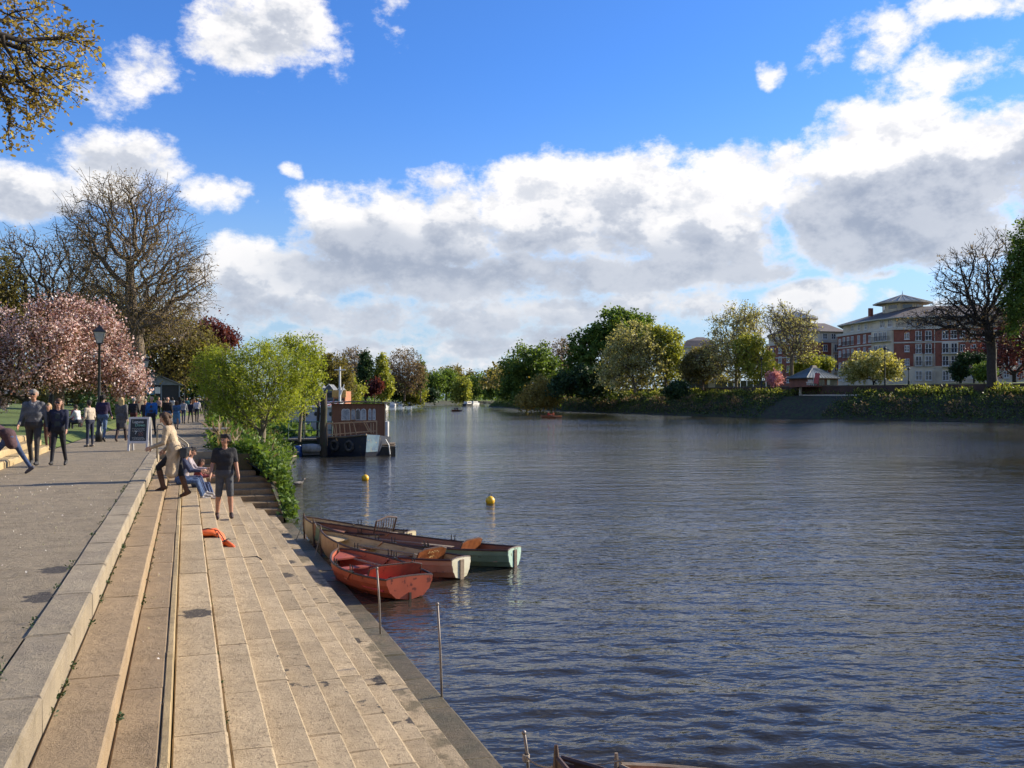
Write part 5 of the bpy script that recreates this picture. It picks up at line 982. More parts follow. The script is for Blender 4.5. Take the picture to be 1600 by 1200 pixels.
# white passenger boat behind
o_, rz2, L3 = frame(463, 76, 535, 74); wb = thing('passenger_boat', 'white passenger boat with red awning and portholes behind the houseboat', 'boat', (o_.x, o_.y, WATER), rz2)
b = MB(); b.loft([[(x, 1.8 - w, 1.5), (x, 1.8 - w * .8, -.2), (x, 1.8 + w * .8, -.2), (x, 1.8 + w, 1.5)] for x, w in ((-2, 1.6), (0, 1.8), (L3, 1.8), (L3 + 2, 1.3), (L3 + 3.2, .1))]); b.build('hull', mat('boat_white', (.56, .55, .52), (.45, .44, .42), 1, .5), wb)
b = MB(); b.box(-1.5, L3, .4, 3.2, 1.5, 2.6); b.build('cabin', mat('boat_grey', (.42, .43, .44), (.35, .36, .37), 1, .5), wb); b = MB(); b.box(-1.7, L3 + .2, .2, 3.4, 2.6, 2.72); b.build('roof', white_m, wb)
for x in (.7, 1.7, 2.3, 3.2): b = MB(); M = Matrix.Rotation(R(90), 4, 'X'); b.lathe([(.17, 0), (.17, .05), (.11, .06)], 12, (x, .4, 2.1), M); b.build('porthole', iron_m, wb)
for i in range(10): b = MB(); x = 1.6 + i * .24; b.add([(x, .1, 2.80), (x + .23, .1, 2.80), (x + .23, 1.6, 3.15), (x, 1.6, 3.15), (x, .1, 2.76), (x + .23, .1, 2.76), (x + .23, 1.6, 3.11), (x, 1.6, 3.11)], [(0, 1, 2, 3), (7, 6, 5, 4), (0, 4, 5, 1), (1, 5, 6, 2), (2, 6, 7, 3), (3, 7, 4, 0)]); b.build('awning_strip', plain('awning_red', (.46, .05, .04), .7) if i % 2 == 0 else white_m, wb)
b = MB(); b.box(2.4, 3.6, 1.8, 2.6, 2.72, 3.95); wh = b.build('wheelhouse', plain('wheelhouse_orange', (.50, .20, .09), .7), wb); b = MB(); b.box(2.3, 3.7, 1.74, 1.79, 3.45, 4.05); b.build('sign_board', plain('sign_yellow', (.60, .36, .10), .7), wh); b = MB(); b.box(2.5, 3.5, 1.77, 1.795, 2.95, 3.35); b.build('pane', glass_m, wh)
q = at_d(531, HV, 73); ms = thing('signal_mast', 'white mast with one short crossbar behind the houseboat', 'mast', (q.x, q.y, WATER)); zt = CAM_Z + (HV - 573) / FPX * 73 - WATER
b = MB(); b.tube([(0, 0, 0), (0, 0, zt)], [.13, .07], 8); b.build('pole', white_m, ms); b = MB(); b.tube([(-.22 * TH_C * 2, .22 * TH_S * 2, zt - .25), (.22 * TH_C * 2, -.22 * TH_S * 2, zt - .25)], .045, 6); b.build('crossbar', white_m, ms); b = MB(); b.tube([(.02, 0, zt - 2.4), (.32, -.1, zt - 1.4)], .05, 5); b.build('brace', white_m, ms)
# white gabled boathouse farther back
bb = at_d(516, HV, 150); bh = thing('boathouse', 'white gabled boathouse on the left bank behind the boats', 'building', (bb.x, bb.y, .0), -YAW); 
for x, w, h in ((-2.2, 2.0, 4.3), (-.2, 1.9, 3.9), (1.5, 1.4, 3.4)):
    b = MB(); b.add([(x - w / 2, 0, 0), (x + w / 2, 0, 0), (x + w / 2, 0, h * .72), (x, 0, h), (x - w / 2, 0, h * .72), (x - w / 2, 4, 0), (x + w / 2, 4, 0), (x + w / 2, 4, h * .72), (x, 4, h), (x - w / 2, 4, h * .72)], [(0, 1, 2, 3, 4), (9, 8, 7, 6, 5), (0, 4, 9, 5), (1, 6, 7, 2), (2, 7, 8, 3), (3, 8, 9, 4)]); b.build('gable', mat('boathouse_wall', (.15, .16, .17), (.11, .12, .13), 1, .8), bh)
    for z in (h * .25, h * .55): b = MB(); b.box(x - w * .28, x + w * .28, -.06, -.02, z - .4, z + .4); b.build('window', glass_m, bh)
    for s in (-1, 1): b = MB(); b.tube([(x + s * w * .56, -.12, h * .68), (x, -.12, h + .06)], .06, 4); b.build('bargeboard', white_m, bh)
# small craft far up the river
def cruiser(u, v, Lm, label, hull, rz_):
    p = at(u, v, WATER); t = thing('cruiser', label, 'boat', (p.x, p.y, WATER), rz_, 'boats moored far up the river'); b = MB(); b.loft([[(x, -w, .9 + s), (x, -w * .75, -.1), (x, w * .75, -.1), (x, w, .9 + s)] for x, w, s in ((-Lm / 2, 1.1, 0), (0, 1.25, 0), (Lm * .35, .9, .15), (Lm / 2, .08, .35))]); b.build('hull', hull, t)
    b = MB(); b.box(-Lm * .35, Lm * .15, -.9, .9, .9, 1.9); c = b.build('cabin', white_m, t); b = MB(); b.box(-Lm * .3, Lm * .1, -.92, .92, 1.3, 1.65); b.build('pane', glass_m, c)
hd = plain('cruiser_dark', (.03, .035, .04)); hw_ = white_m
for i, (u, v, l, lab, h, a) in enumerate(((601, 640, 7, 'white cruiser moored at the left bank, nearest past the houseboat', hw_, 1.2), (614, 636, 7, 'white cruiser moored by the left bank under the purple tree', hw_, 1.3), (628, 634, 8, 'pale cruiser moored left of the yellow willow', hw_, 1.2), (640, 634, 6, 'dark cruiser moored below the yellow willow', hd, 1.2), (732, 634, 8, 'dark cruiser in midstream far up the river', hd, .8), (742, 633, 9, 'white cruiser in midstream far up the river', hw_, .8))): cruiser(u, v, l, lab, h, a)
# driftwood and a boulder at the near bank
for i, pts in enumerate((((440, 719, -1.55), (452, 715, -1.5), (463, 712, -1.45)), ((434, 708, -1.3), (442, 714, -1.5), (450, 722, -1.7)))):
    b = MB(); P = [at(u, v, z) for u, v, z in pts]; b.tube(P, [.07, .06, .035], 7); b.tube([P[1], P[1] + Vector((.3, .2, .25)), P[1] + Vector((.5, .1, .3))], [.04, .03, .015], 5); tag(b.build('driftwood', wood_g, smooth=True), ['pale forked branch lying at the water edge under the willow', 'shorter driftwood branch leaning into the water under the willow'][i], 'driftwood')
p = at(433, 736, -1.7); b = MB(); b.lathe([(.05, -.3)] + [(.42 * math.cos(R(a)) * (1 + .08 * math.sin(a)), .27 * math.sin(R(a))) for a in range(-60, 80, 20)] + [(.05, .27)], 12); tag(b.build('boulder', mat('boulder_stone', (.20, .15, .105), (.14, .105, .075), 3, .9, .5, 12, .03), None, (p.x, p.y, p.z + .12), smooth=True), 'brown boulder at the water edge beside the end flight', 'boulder')
# ================================================================== people: one continuous skin grown round the posed limbs
def surface_nets(Fd, org, h):
    s = Fd < 0; nx, ny, nz = Fd.shape; acc = np.zeros((nx - 1, ny - 1, nz - 1, 3)); cnt = np.zeros((nx - 1, ny - 1, nz - 1))
    offs = [(i, j, k) for i in (0, 1) for j in (0, 1) for k in (0, 1)]
    def sub(a, o): return a[o[0]:nx - 1 + o[0], o[1]:ny - 1 + o[1], o[2]:nz - 1 + o[2]]
    for o in offs:
        for ax in range(3):
            if o[ax]: continue
            o2 = list(o); o2[ax] = 1; a, b = sub(Fd, o), sub(Fd, o2); x = (a < 0) != (b < 0); t = np.where(x, a / np.where(x, a - b, 1), 0)
            for c in range(3): acc[..., c] += np.where(x, (o[c] + (t if c == ax else 0)), 0)
            cnt += x
    m_ = cnt > 0; ids = np.full(m_.shape, -1); ids[m_] = np.arange(m_.sum()); base = np.argwhere(m_); V = (base + acc[m_] / cnt[m_][:, None]) * h + org; Q = []
    for ax in range(3):
        a = s[tuple(slice(0, -1) if i == ax else slice(None) for i in range(3))]; b = s[tuple(slice(1, None) if i == ax else slice(None) for i in range(3))]; e = np.argwhere(a != b); u, v = [(1, 2), (2, 0), (0, 1)][ax]
        e = e[(e[:, u] > 0) & (e[:, v] > 0) & (e[:, u] < Fd.shape[u] - 1) & (e[:, v] < Fd.shape[v] - 1)]; flip = a[tuple(e.T)]; c = []
        for du, dv in ((1, 1), (0, 1), (0, 0), (1, 0)): q = e.copy(); q[:, u] -= du; q[:, v] -= dv; c.append(ids[tuple(q.T)])
        c = np.stack(c, 1); c[~flip] = c[~flip][:, ::-1]; Q.append(c)
    return V, np.vstack(Q)
SKIN = mat('skin', (.50, .275, .185), (.42, .22, .145), 8, .6); SKIN2 = mat('skin_tanned', (.40, .20, .12), (.33, .16, .095), 8, .6)
CL = {}
def cloth(c, r=.9):
    k = tuple(c)
    if k not in CL: CL[k] = mat('cloth_%d' % len(CL), c, tuple(x * .62 for x in c), 5.5, r, 1.0, 9, .035, coords='Object')
    return CL[k]
EYE = cloth((.012, .010, .010), .3); LIP = cloth((.30, .10, .08), .6)
def rotx(v, a, o=None):           # pitch about the sideways axis: positive brings +z towards +y (forward)
    o = o or Vector((0, 0, 0)); d = v - o; c, s = math.cos(a), math.sin(a); return o + Vector((d.x, d.y * c + d.z * s, -d.y * s + d.z * c))
def person(label, pos, heading, height=1.72, top=(.1, .1, .1), legs=(.05, .06, .10), shoes=(.03, .025, .02), hair=(.06, .04, .025), skin=None, lean=0, hipL=0, kneeL=0, hipR=0, kneeR=0, shL=0, elL=12, shR=0, elR=12, abL=8, abR=8, hyaw=0, hpitch=0,
           sleeve='long', leg='long', hairstyle='short', coat=None, skirt=None, vest=None, glasses=False, hat=None, build=1.0, vox=.014, sit=False, hood=None, name='person', cat='person', boots=None, group=None, tail=False, pelvis_z=None, stance=2.5):
    s = height / 1.75; skin = skin or SKIN; P = []       # prims: a, ra, b, rb, material, blend
    tm, lm, sm, hm = cloth(top), cloth(legs), cloth(shoes, .6), cloth(hair, .8); V3 = Vector
    def cap(a, ra, b, rb, m_, k=.03): P.append((V3(a), ra, V3(b), rb, m_, k))
    ln = R(lean); hipz = .92; pel = V3((0, 0, hipz))
    def T(x, y, z): return rotx(V3((x, y, z)), ln, pel)
    bw = build
    cap(T(-.075, 0, .95), .115 * bw, T(.075, 0, .95), .115 * bw, lm if not coat else cloth(coat), .04)
    tt = cloth(coat) if coat else tm
    cap(T(-.06, .0, 1.06), .105 * bw, T(.06, .0, 1.06), .105 * bw, tt, .05); cap(T(-.075, .01, 1.2), .112 * bw, T(.075, .01, 1.2), .112 * bw, tt, .05); cap(T(-.09, .0, 1.33), .108 * bw, T(.09, .0, 1.33), .108 * bw, tt, .05); cap(T(-.155, -.005, 1.425), .062, T(.155, -.005, 1.425), .062, tt, .05)
    if vest: cap(T(-.035, .075, 1.08), .055, T(-.02, .075, 1.34), .05, cloth(vest), .02); cap(T(.035, .075, 1.08), .055, T(.02, .075, 1.34), .05, cloth(vest), .02)
    cap(T(0, .0, 1.46), .052, T(0, .015, 1.56), .05, skin, .025)
    if hood: cap(T(-.07, -.05, 1.47), .05, T(.07, -.05, 1.47), .05, cloth(hood), .03); cap(T(-.07, .0, 1.475), .035, T(-.02, .085, 1.42), .03, cloth(hood), .02); cap(T(.07, .0, 1.475), .035, T(.02, .085, 1.42), .03, cloth(hood), .02)
    # head
    hc = V3((0, .02, 1.655)); yaw = R(hyaw); pt = R(hpitch)
    def Hd(x, y, z):
        v = rotx(V3((x, y, z)), pt); c_, s_ = math.cos(yaw), math.sin(yaw); v = V3((v.x * c_ - v.y * s_, v.x * s_ + v.y * c_, v.z)); return T(*(hc + v))
    cap(Hd(0, -.012, .025), .088, Hd(0, .0, .0), .08, skin, .02); cap(Hd(0, .02, -.05), .062, Hd(0, .032, -.085), .042, skin, .02); cap(Hd(0, .085, .0), .012, Hd(0, .104, -.03), .016, skin, .012)
    for k in (-1, 1):
        cap(Hd(k * .084, -.005, .0), .016, Hd(k * .084, -.012, -.025), .011, skin, .006); cap(Hd(k * .031, .078, .008), .011, Hd(k * .033, .078, .008), .011, EYE, .001)
    cap(Hd(-.02, .083, -.058), .006, Hd(.02, .083, -.058), .006, LIP, .002)
    if glasses: cap(Hd(-.045, .085, .008), .021, Hd(.045, .085, .008), .021, EYE, .002)
    if hairstyle != 'bald':
        cap(Hd(0, -.025, .038), .09, Hd(0, .0, .058), .076, hm, .01); cap(Hd(0, -.045, .0), .078, Hd(0, -.04, -.05), .055, hm, .01)
        for k in (-1, 1): cap(Hd(k * .05, -.03, .03), .055, Hd(k * .058, -.02, -.015), .04, hm, .01)
        if hairstyle in ('long', 'bob'):
            e = -.14 if hairstyle == 'bob' else -.2
            for k in (-1, 0, 1): cap(Hd(k * .055, -.045, .0), .062, Hd(k * .065, -.06 if k == 0 else -.035, e), .045, hm, .015)
        if hairstyle == 'curly':
            for i in range(16): a = i * 2.4; yy = math.sin(a); cap(Hd(.082 * math.cos(a), -.03 + .07 * yy, .07 + .025 * math.sin(i * 1.7) + .02 * max(0, yy)), .032, Hd(.088 * math.cos(a), -.045 + .065 * min(yy, .2), .03 - .05 * (yy < .2)), .028, hm, .01)
        if hairstyle == 'bun' or tail: cap(Hd(0, -.09, .02), .05, Hd(0, -.115, -.03), .04, hm, .01)
    else: cap(Hd(0, -.05, -.01), .068, Hd(0, -.035, .01), .07, hm, .01)
    if hat: cap(Hd(0, -.005, .07), .085, Hd(0, -.005, .09), .075, cloth(hat), .01); [cap(Hd(.12 * math.cos(a), .14 * math.sin(a), .06), .014, Hd(.05 * math.cos(a), .05 * math.sin(a), .07), .02, cloth(hat), .01) for a in [i * .524 for i in range(12)]]
    # arms
    ends = {}
    for k, sh, el, ab in ((-1, shL, elL, abL), (1, shR, elR, abR)):
        S0 = V3((k * .185, -.005, 1.42)); a, e, b_ = R(sh), R(el), R(ab)
        def arm(v, ang): v = V3((0, math.sin(ang), -math.cos(ang))) * v; return V3((k * math.sin(b_) * abs(v.z), v.y, v.z * math.cos(b_)))
        E0 = S0 + arm(.285, a); W0 = E0 + arm(.245, a + e); S1, E1, W1 = T(*S0), T(*E0), T(*W0); sm_ = (cloth(coat) if coat else tm); thick = 1.12 if coat else 1.0
        cap(S1, .058 * thick * bw, E1, .044 * thick * bw, sm_, .035); 
        if sleeve == 'short': mid = S1.lerp(E1, .72); P.pop(); cap(S1, .060 * bw, mid, .056 * bw, sm_, .035); cap(mid, .043, E1, .040, skin, .012); cap(E1, .041, W1, .028, skin, .015)
        else: cap(E1, .044 * thick, W1, .034 * thick, sm_, .02)
        d = (W1 - E1).normalized(); side = V3((1, 0, 0)); pal = d.cross(side).normalized(); H0 = W1 + d * .085
        cap(W1, .026, W1 + d * .03, .028, skin, .012); cap(W1 + d * .03 + pal * .022, .019, W1 + d * .085 + pal * .026, .017, skin, .012); cap(W1 + d * .03 - pal * .02, .019, W1 + d * .085 - pal * .024, .016, skin, .012)
        for f, ln_ in ((-.031, .055), (-.0105, .070), (.0105, .074), (.031, .066)):        # four fingers, bent at the knuckle
            q0 = W1 + d * .085 + pal * f * 1.05; q1 = q0 + d * ln_ * .55 - side * k * .006; q2 = q1 + (d * .75 - side * k * .55).normalized() * ln_ * .5; cap(q0, .0092, q1, .0085, skin, .003); cap(q1, .0085, q2, .0075, skin, .003)
        q0 = W1 + d * .03 + pal * .03; q1 = q0 + (pal * .75 + d * .7).normalized() * .042; cap(q0, .013, q1, .0105, skin, .005); cap(q1, .0105, q1 + (d * .9 + pal * .25 - side * k * .3).normalized() * .03, .009, skin, .004); ends[k] = H0
    # legs
    feet = []
    for k, hp, kn in ((-1, hipL, kneeL), (1, hipR, kneeR)):
        H0 = V3((k * .088, 0, .90)); a, e = R(hp), R(kn); sx = k * math.sin(R(stance)); K0 = H0 + V3((sx, math.sin(a), -math.cos(a))) * .42; A0 = K0 + V3((sx * .8, math.sin(a - e), -math.cos(a - e))) * .41; up = (K0 - A0).normalized()
        if leg == 'long': cap(H0, .086 * bw, K0, .058, lm, .014); cap(K0, .057, A0 + up * .03, .043, lm, .012)
        else: cap(H0, .088 * bw, K0 + (H0 - K0) * .05, .072, lm, .012); cap(K0, .056, K0.lerp(A0, .3) - V3((0, .015, 0)), .056, skin, .02); cap(K0.lerp(A0, .3) - V3((0, .015, 0)), .055, A0, .036, skin, .015)
        if boots: cap(K0.lerp(A0, .25), .06, A0, .048, cloth(boots), .015)
        tilt = a - e; fo = V3((0, math.cos(min(max(tilt, -1.2), .3)), math.sin(min(max(tilt, -1.2), .3)))) if not sit else V3((0, 1, 0))
        heel = A0 - up * .035 - fo * .035; toe = A0 - up * .055 + fo * .15; sm2 = cloth(boots) if boots else sm; cap(heel, .042, A0 + fo * .05 - up * .045, .043, sm2, .015); cap(A0 + fo * .05 - up * .045, .043, toe, .033, sm2, .015); cap(A0 + up * .02, .042, A0 - up * .03, .042, sm2, .01); feet.append(min(heel.z - .042, toe.z - .033))
    if coat and skirt is None: skirt = (coat, .62, .17)
    if skirt:
        c, zb, rw = skirt; c = cloth(c); h0 = T(0, 0, 1.0); swing = R((hipL + hipR) * .3)
        b0 = pel + V3((0, math.sin(swing) * (hipz - zb) - lean * .0009, -(hipz - zb))); 
        for x in (-.55, 0, .55): cap(h0 + V3((x * .15, 0, 0)), .125 * bw, b0 + V3((x * rw, 0, 0)), rw * .62, c, .05); cap(b0 + V3((x * rw, .02, .0)), rw * .6, b0 + V3((x * rw, .0, -.03)), rw * .56, c, .03)
    # grid
    pts = np.array([list(a) + [ra] for a, ra, *_ in P] + [list(p[2]) + [p[3]] for p in P]); lo = (pts[:, :3] - pts[:, 3:]).min(0) - .05; hi = (pts[:, :3] + pts[:, 3:]).max(0) + .05; h = vox / s
    n = np.ceil((hi - lo) / h).astype(int) + 1; Fd = np.full(n, 1.0); ax = [lo[i] + h * np.arange(n[i]) for i in range(3)]
    def sd(p, X): a, ra, b, rb = np.array(p[0]), p[1], np.array(p[2]), p[3]; ab = b - a; L2 = max(float(ab @ ab), 1e-9); t = np.clip(((X - a) @ ab) / L2, 0, 1); return np.linalg.norm(X - a - t[..., None] * ab, axis=-1) - (ra + (rb - ra) * t)
    for p in P:
        r = max(p[1], p[3]) + .09; mn = np.minimum(np.array(p[0]), np.array(p[2])) - r; mx = np.maximum(np.array(p[0]), np.array(p[2])) + r
        i0 = np.maximum(((mn - lo) / h).astype(int), 0); i1 = np.minimum(((mx - lo) / h).astype(int) + 2, n); sl_ = tuple(slice(a, b) for a, b in zip(i0, i1))
        G = np.stack(np.meshgrid(*[ax[i][sl_[i]] for i in range(3)], indexing='ij'), -1); d = sd(p, G); f = Fd[sl_]; k = p[5]; q = np.maximum(k - np.abs(f - d), 0) / k; Fd[sl_] = np.minimum(f, d) - q * q * k * .25
    V, Q = surface_nets(Fd, lo, h); ctr = V[Q].mean(1); best = np.full(len(Q), 1e9); mi = np.zeros(len(Q), int); mats = []
    for p in P:
        if p[4] not in mats: mats.append(p[4])
        d = sd(p, ctr); w = d < best; best[w] = d[w]; mi[w] = mats.index(p[4])
    z0 = min(feet) if pelvis_z is None else hipz - .10 - pelvis_z / s
    V = (V - np.array([0, 0, z0])) * s; c_, s_ = math.cos(heading), math.sin(heading); x, y = V[:, 0] * c_ - V[:, 1] * s_, V[:, 0] * s_ + V[:, 1] * c_; V = np.stack([x, y, V[:, 2]], 1)
    o = link(name, mesh(name, V, Q, mats, mi, smooth=True), None, pos); return tag(o, label, cat, group)
AWAY, TOWARD = -YAW + R(6), math.pi - YAW + R(12); LEFT = R(90) - YAW; RIGHT = R(-90) - YAW
def pp_(u, v, z, vh, lab, head, **kw):
    p = at(u, v, z); d = FPX * (CAM_Z - z) / (v - HV); p.x += kw.pop('dx', 0); kw.setdefault('height', (v - vh) / FPX * d); return person(lab, p, head, **kw)
walkA = dict(hipL=16, kneeL=6, hipR=-12, kneeR=14, shL=-14, shR=16, elL=18, elR=22); walkB = dict(hipL=-12, kneeL=14, hipR=16, kneeR=6, shL=16, shR=-14, elL=22, elR=18)
NAVY, JEAN, BLK, GREY = (.014, .018, .045), (.055, .085, .17), (.014, .013, .014), (.13, .125, .125)
# on the steps
pp_(349, 811, Z[5], 683, 'man in black t-shirt and grey shorts standing on the steps looking aside', TOWARD + R(8), dx=.03, top=(.022, .022, .025), legs=(.075, .08, .09), shoes=(.06, .028, .02), hair=(.022, .017, .014), skin=SKIN2, sleeve='short', leg='short', hairstyle='curly', shL=6, elL=14, shR=4, elR=28, abL=10, abR=12, hyaw=-38, hipL=4, hipR=-4, kneeR=4, stance=4.0, build=1.06, vox=.0095)
w = at(275, 778, Z[2]); woman = person('woman in long beige cardigan and black trousers stepping up to the promenade', (w.x, w.y, Z[2]), LEFT + R(4), 1.70, top=BLK, legs=BLK, hair=(.09, .045, .02), coat=(.52, .40, .26), vest=BLK, skirt=((.52, .40, .26), .50, .16), boots=(.14, .065, .03), lean=17, hipL=48, kneeL=62, hipR=-10, kneeR=8, shL=25, elL=60, shR=10, elR=55, hairstyle='bob', tail=True, hpitch=12, vox=.0095)
bag = thing('handbag', 'black leather shoulder bag at the hip of the woman in beige', 'bag', (w.x + .17, w.y - .16, Z[2] + .93), R(75)); b = MB(); b.loft([[(x, y * .07, z) for x, y, z in ((-.14 * k, -1, -.11 * k), (.14 * k, -1, -.11 * k), (.12 * k, -1, .10 * k), (-.12 * k, -1, .10 * k))] if e == 0 else [(x, y * .07, z) for x, y, z in ((-.14 * k, 1, -.11 * k), (.14 * k, 1, -.11 * k), (.12 * k, 1, .10 * k), (-.12 * k, 1, .10 * k))] for e, k in ((0, .92), (0, 1), (1, 1), (1, .92))]); b.build('body', mat('bag_leather', (.012, .012, .014), (.02, .02, .02), 5, .35), bag); b = MB(); b.box(-.13, .13, -.078, -.062, -.02, .105); b.build('flap', mat('bag_flap', (.02, .02, .022), (.03, .03, .03), 5, .3), bag); b = MB(); b.tube([(-.12, 0, .09), (-.11, .05, .16), (.0, .09, .2), (.11, .05, .16), (.12, 0, .09)], .011, 5); b.build('strap', mat('bag_leather', (.012, .012, .014)), bag); b = MB(); b.box(-.02, .02, -.085, -.077, -.03, .01); b.build('clasp', mat('clasp_steel', (.5, .5, .48), None, 4, .3, metal=1), bag); bag.scale = (.85, .85, .85)
SITP = dict(hipL=92, kneeL=70, hipR=88, kneeR=68, sit=True, leg='long', pelvis_z=0)
person('girl in blue jeans and navy top sitting on the steps, nearest the camera', (-.13, 22.9, Z[2]), RIGHT + R(16), 1.62, top=(.03, .04, .09), legs=(.075, .13, .26), shoes=(.40, .36, .32), hair=(.035, .022, .016), lean=14, shL=45, elL=50, shR=45, elR=60, hairstyle='long', hpitch=10, hyaw=20, vox=.011, **SITP)
person('girl in patterned white top and jeans sitting in the middle of the group', (-.05, 23.55, Z[2]), RIGHT + R(10), 1.60, top=(.42, .36, .38), legs=(.04, .065, .15), shoes=(.5, .46, .43), hair=(.02, .015, .012), lean=18, shL=50, elL=55, shR=48, elR=50, hairstyle='long', hpitch=18, vox=.011, **SITP)
person('child with brown hair sitting at the far side of the group on the steps', (.22, 24.0, Z[3]), RIGHT + R(5), 1.30, top=(.30, .07, .07), legs=(.05, .08, .18), shoes=(.45, .4, .38), hair=(.07, .035, .02), lean=16, shL=50, elL=60, shR=50, elR=60, hairstyle='bob', hpitch=14, vox=.012, **SITP)
# strollers, near to far
pp_(53, 729, 0, 612, 'grey-haired man in grey hooded jacket and dark trousers walking this way', TOWARD, top=(.115, .115, .125), legs=(.05, .045, .042), shoes=(.03, .028, .03), hair=(.34, .29, .24), hood=(.24, .23, .23), vest=(.15, .145, .15), glasses=True, build=1.1, abL=9, abR=9, vox=.0105, skin=SKIN2, **walkA)
pp_(92, 728, 0, 626, 'woman in navy jacket and sunglasses walking beside the grey-haired man', TOWARD, top=NAVY, legs=(.014, .014, .02), shoes=(.018, .016, .016), hair=(.13, .065, .035), glasses=True, hairstyle='bob', vest=(.035, .05, .055), build=1.08, vox=.0105, **walkB)
p = at(17, 741, 0); person('person in plum jacket and jeans bending down at the left edge', (p.x, p.y, 0), LEFT + R(8), 1.62, top=(.075, .035, .04), legs=(.045, .075, .16), shoes=(.06, .06, .09), hair=(.05, .03, .02), lean=62, hipL=38, kneeL=20, hipR=-26, kneeR=6, shL=60, elL=10, shR=70, elR=10, coat=(.075, .035, .04), skirt=((.075, .035, .04), .72, .15), vox=.012)
pp_(76, 704, 0, 632, 'fair-haired child walking behind the couple', TOWARD, top=BLK, legs=(.09, .04, .03), hair=(.42, .27, .12), hairstyle='bob', **walkA)
pp_(141, 698, 0, 627, 'dark-haired person in cream sweater and navy trousers standing at the terrace', AWAY + R(60), top=(.50, .42, .32), legs=(.022, .028, .055), shoes=(.25, .2, .15), hair=(.02, .015, .012), hairstyle='short', vox=.012, lean=4, elL=30, elR=40)
pp_(161, 690, 0, 619, 'man in dark purple sweater and blue jeans walking away', AWAY, top=(.030, .016, .055), legs=(.10, .155, .26), hair=(.02, .015, .012), build=1.15, vox=.012, **walkA)
pp_(190, 690, 0, 623, 'blonde woman in grey coat and dark boots walking away', AWAY, top=(.10, .095, .10), coat=(.105, .098, .10), legs=(.03, .02, .025), boots=(.06, .035, .03), hair=(.62, .44, .20), hairstyle='long', build=1.05, vox=.012, skirt=((.105, .098, .10), .62, .17), **walkB)
pp_(209, 677, 0, 623, 'man in black jacket and maroon trousers walking away', AWAY, top=(.016, .014, .022), legs=(.085, .022, .02), hair=(.28, .27, .26), vox=.014, **walkA)
pp_(237, 681, 0, 621, 'man in bright blue jacket walking this way behind the chalkboard', TOWARD, top=(.02, .12, .36), legs=(.03, .03, .045), hair=(.22, .15, .1), hairstyle='bald', vest=(.06, .04, .05), build=1.12, vox=.013, **walkB)
pp_(227, 672, 0, 626, 'woman in straw hat beside the man in blue', TOWARD, top=(.02, .025, .06), legs=(.03, .03, .05), hair=(.3, .2, .1), hat=(.55, .42, .26), vox=.015, **walkA)
pp_(262, 672, 0, 622, 'bald man in black jacket and jeans walking away', AWAY, top=BLK, legs=(.08, .12, .21), hairstyle='bald', hair=(.3, .22, .16), build=1.25, vox=.013, **walkB)
pp_(276, 671, 0, 627, 'woman in light blue dress walking away', AWAY, top=(.06, .16, .32), legs=(.4, .25, .17), hair=(.06, .035, .02), skirt=((.11, .27, .46), .45, .20), hairstyle='bob', vox=.013, sleeve='short', **walkA)
pp_(287, 662, 0, 626, 'person in pale grey hooded top walking away', AWAY, top=(.36, .36, .38), legs=(.035, .05, .1), hair=(.03, .02, .015), hood=(.33, .33, .35), vox=.015, **walkA)
pp_(298, 661, 0, 627, 'person in dark navy jacket walking away right of the grey hood', AWAY, top=NAVY, legs=(.018, .02, .03), hair=(.05, .03, .02), vox=.015, **walkB)
pp_(308, 660, 0, 624, 'man in white shirt and dark trousers walking away', AWAY, top=(.62, .58, .60), legs=(.02, .022, .035), hair=(.025, .018, .014), vox=.015, **walkA)
CROWD = [(248, 652, 'pale pink top', (.50, .33, .30)), (256, 650, 'tan jacket', (.36, .25, .16)), (269, 652, 'white jacket', (.56, .54, .52)), (316, 651, 'dark green coat', (.03, .05, .035)), (321, 647, 'red jacket', (.36, .05, .04)), (303, 649, 'orange top', (.50, .22, .10)), (292, 648, 'teal top', (.04, .16, .18)),
         (281, 649, 'black coat', (.016, .016, .018)), (327, 645, 'lilac top', (.34, .28, .42)), (312, 646, 'sky blue shirt', (.25, .38, .52)), (332, 644, 'crimson coat', (.28, .03, .05)), (240, 648, 'olive jacket', (.12, .12, .05)), (323, 655, 'charcoal suit', (.03, .03, .034))]
rc = random.Random(9)
for i, (u, v, c, col_) in enumerate(CROWD):
    pp_(u, v, 0, HV + 1, 'distant stroller in %s in the promenade crowd' % c, AWAY if i % 3 else TOWARD, height=1.6 + .16 * rc.random(), top=col_, legs=rc.choice([(.03, .04, .08), (.02, .02, .025), (.10, .08, .06)]), hair=rc.choice([(.03, .02, .015), (.2, .12, .06), (.4, .3, .18)]), hairstyle=rc.choice(['short', 'bob', 'long']), vox=.022, group='promenade crowd', **(walkA if i % 2 else walkB))
# picnickers on the lawn
for u, v, lab, c, hd in ((113, 660, 'person in pink top sitting on the lawn under the cherry', (.55, .16, .22), R(-60)), (123, 662, 'person in white shirt sitting on the lawn beside the pink top', (.6, .58, .58), R(60))):
    p = at(u, v, .46); person(lab, (p.x, p.y, .46), hd, 1.65, top=c, legs=(.03, .03, .05), hair=(.05, .03, .02), lean=12, hipL=95, kneeL=95, hipR=80, kneeR=80, shL=40, elL=40, shR=30, elR=50, sit=True, pelvis_z=.0, vox=.018)
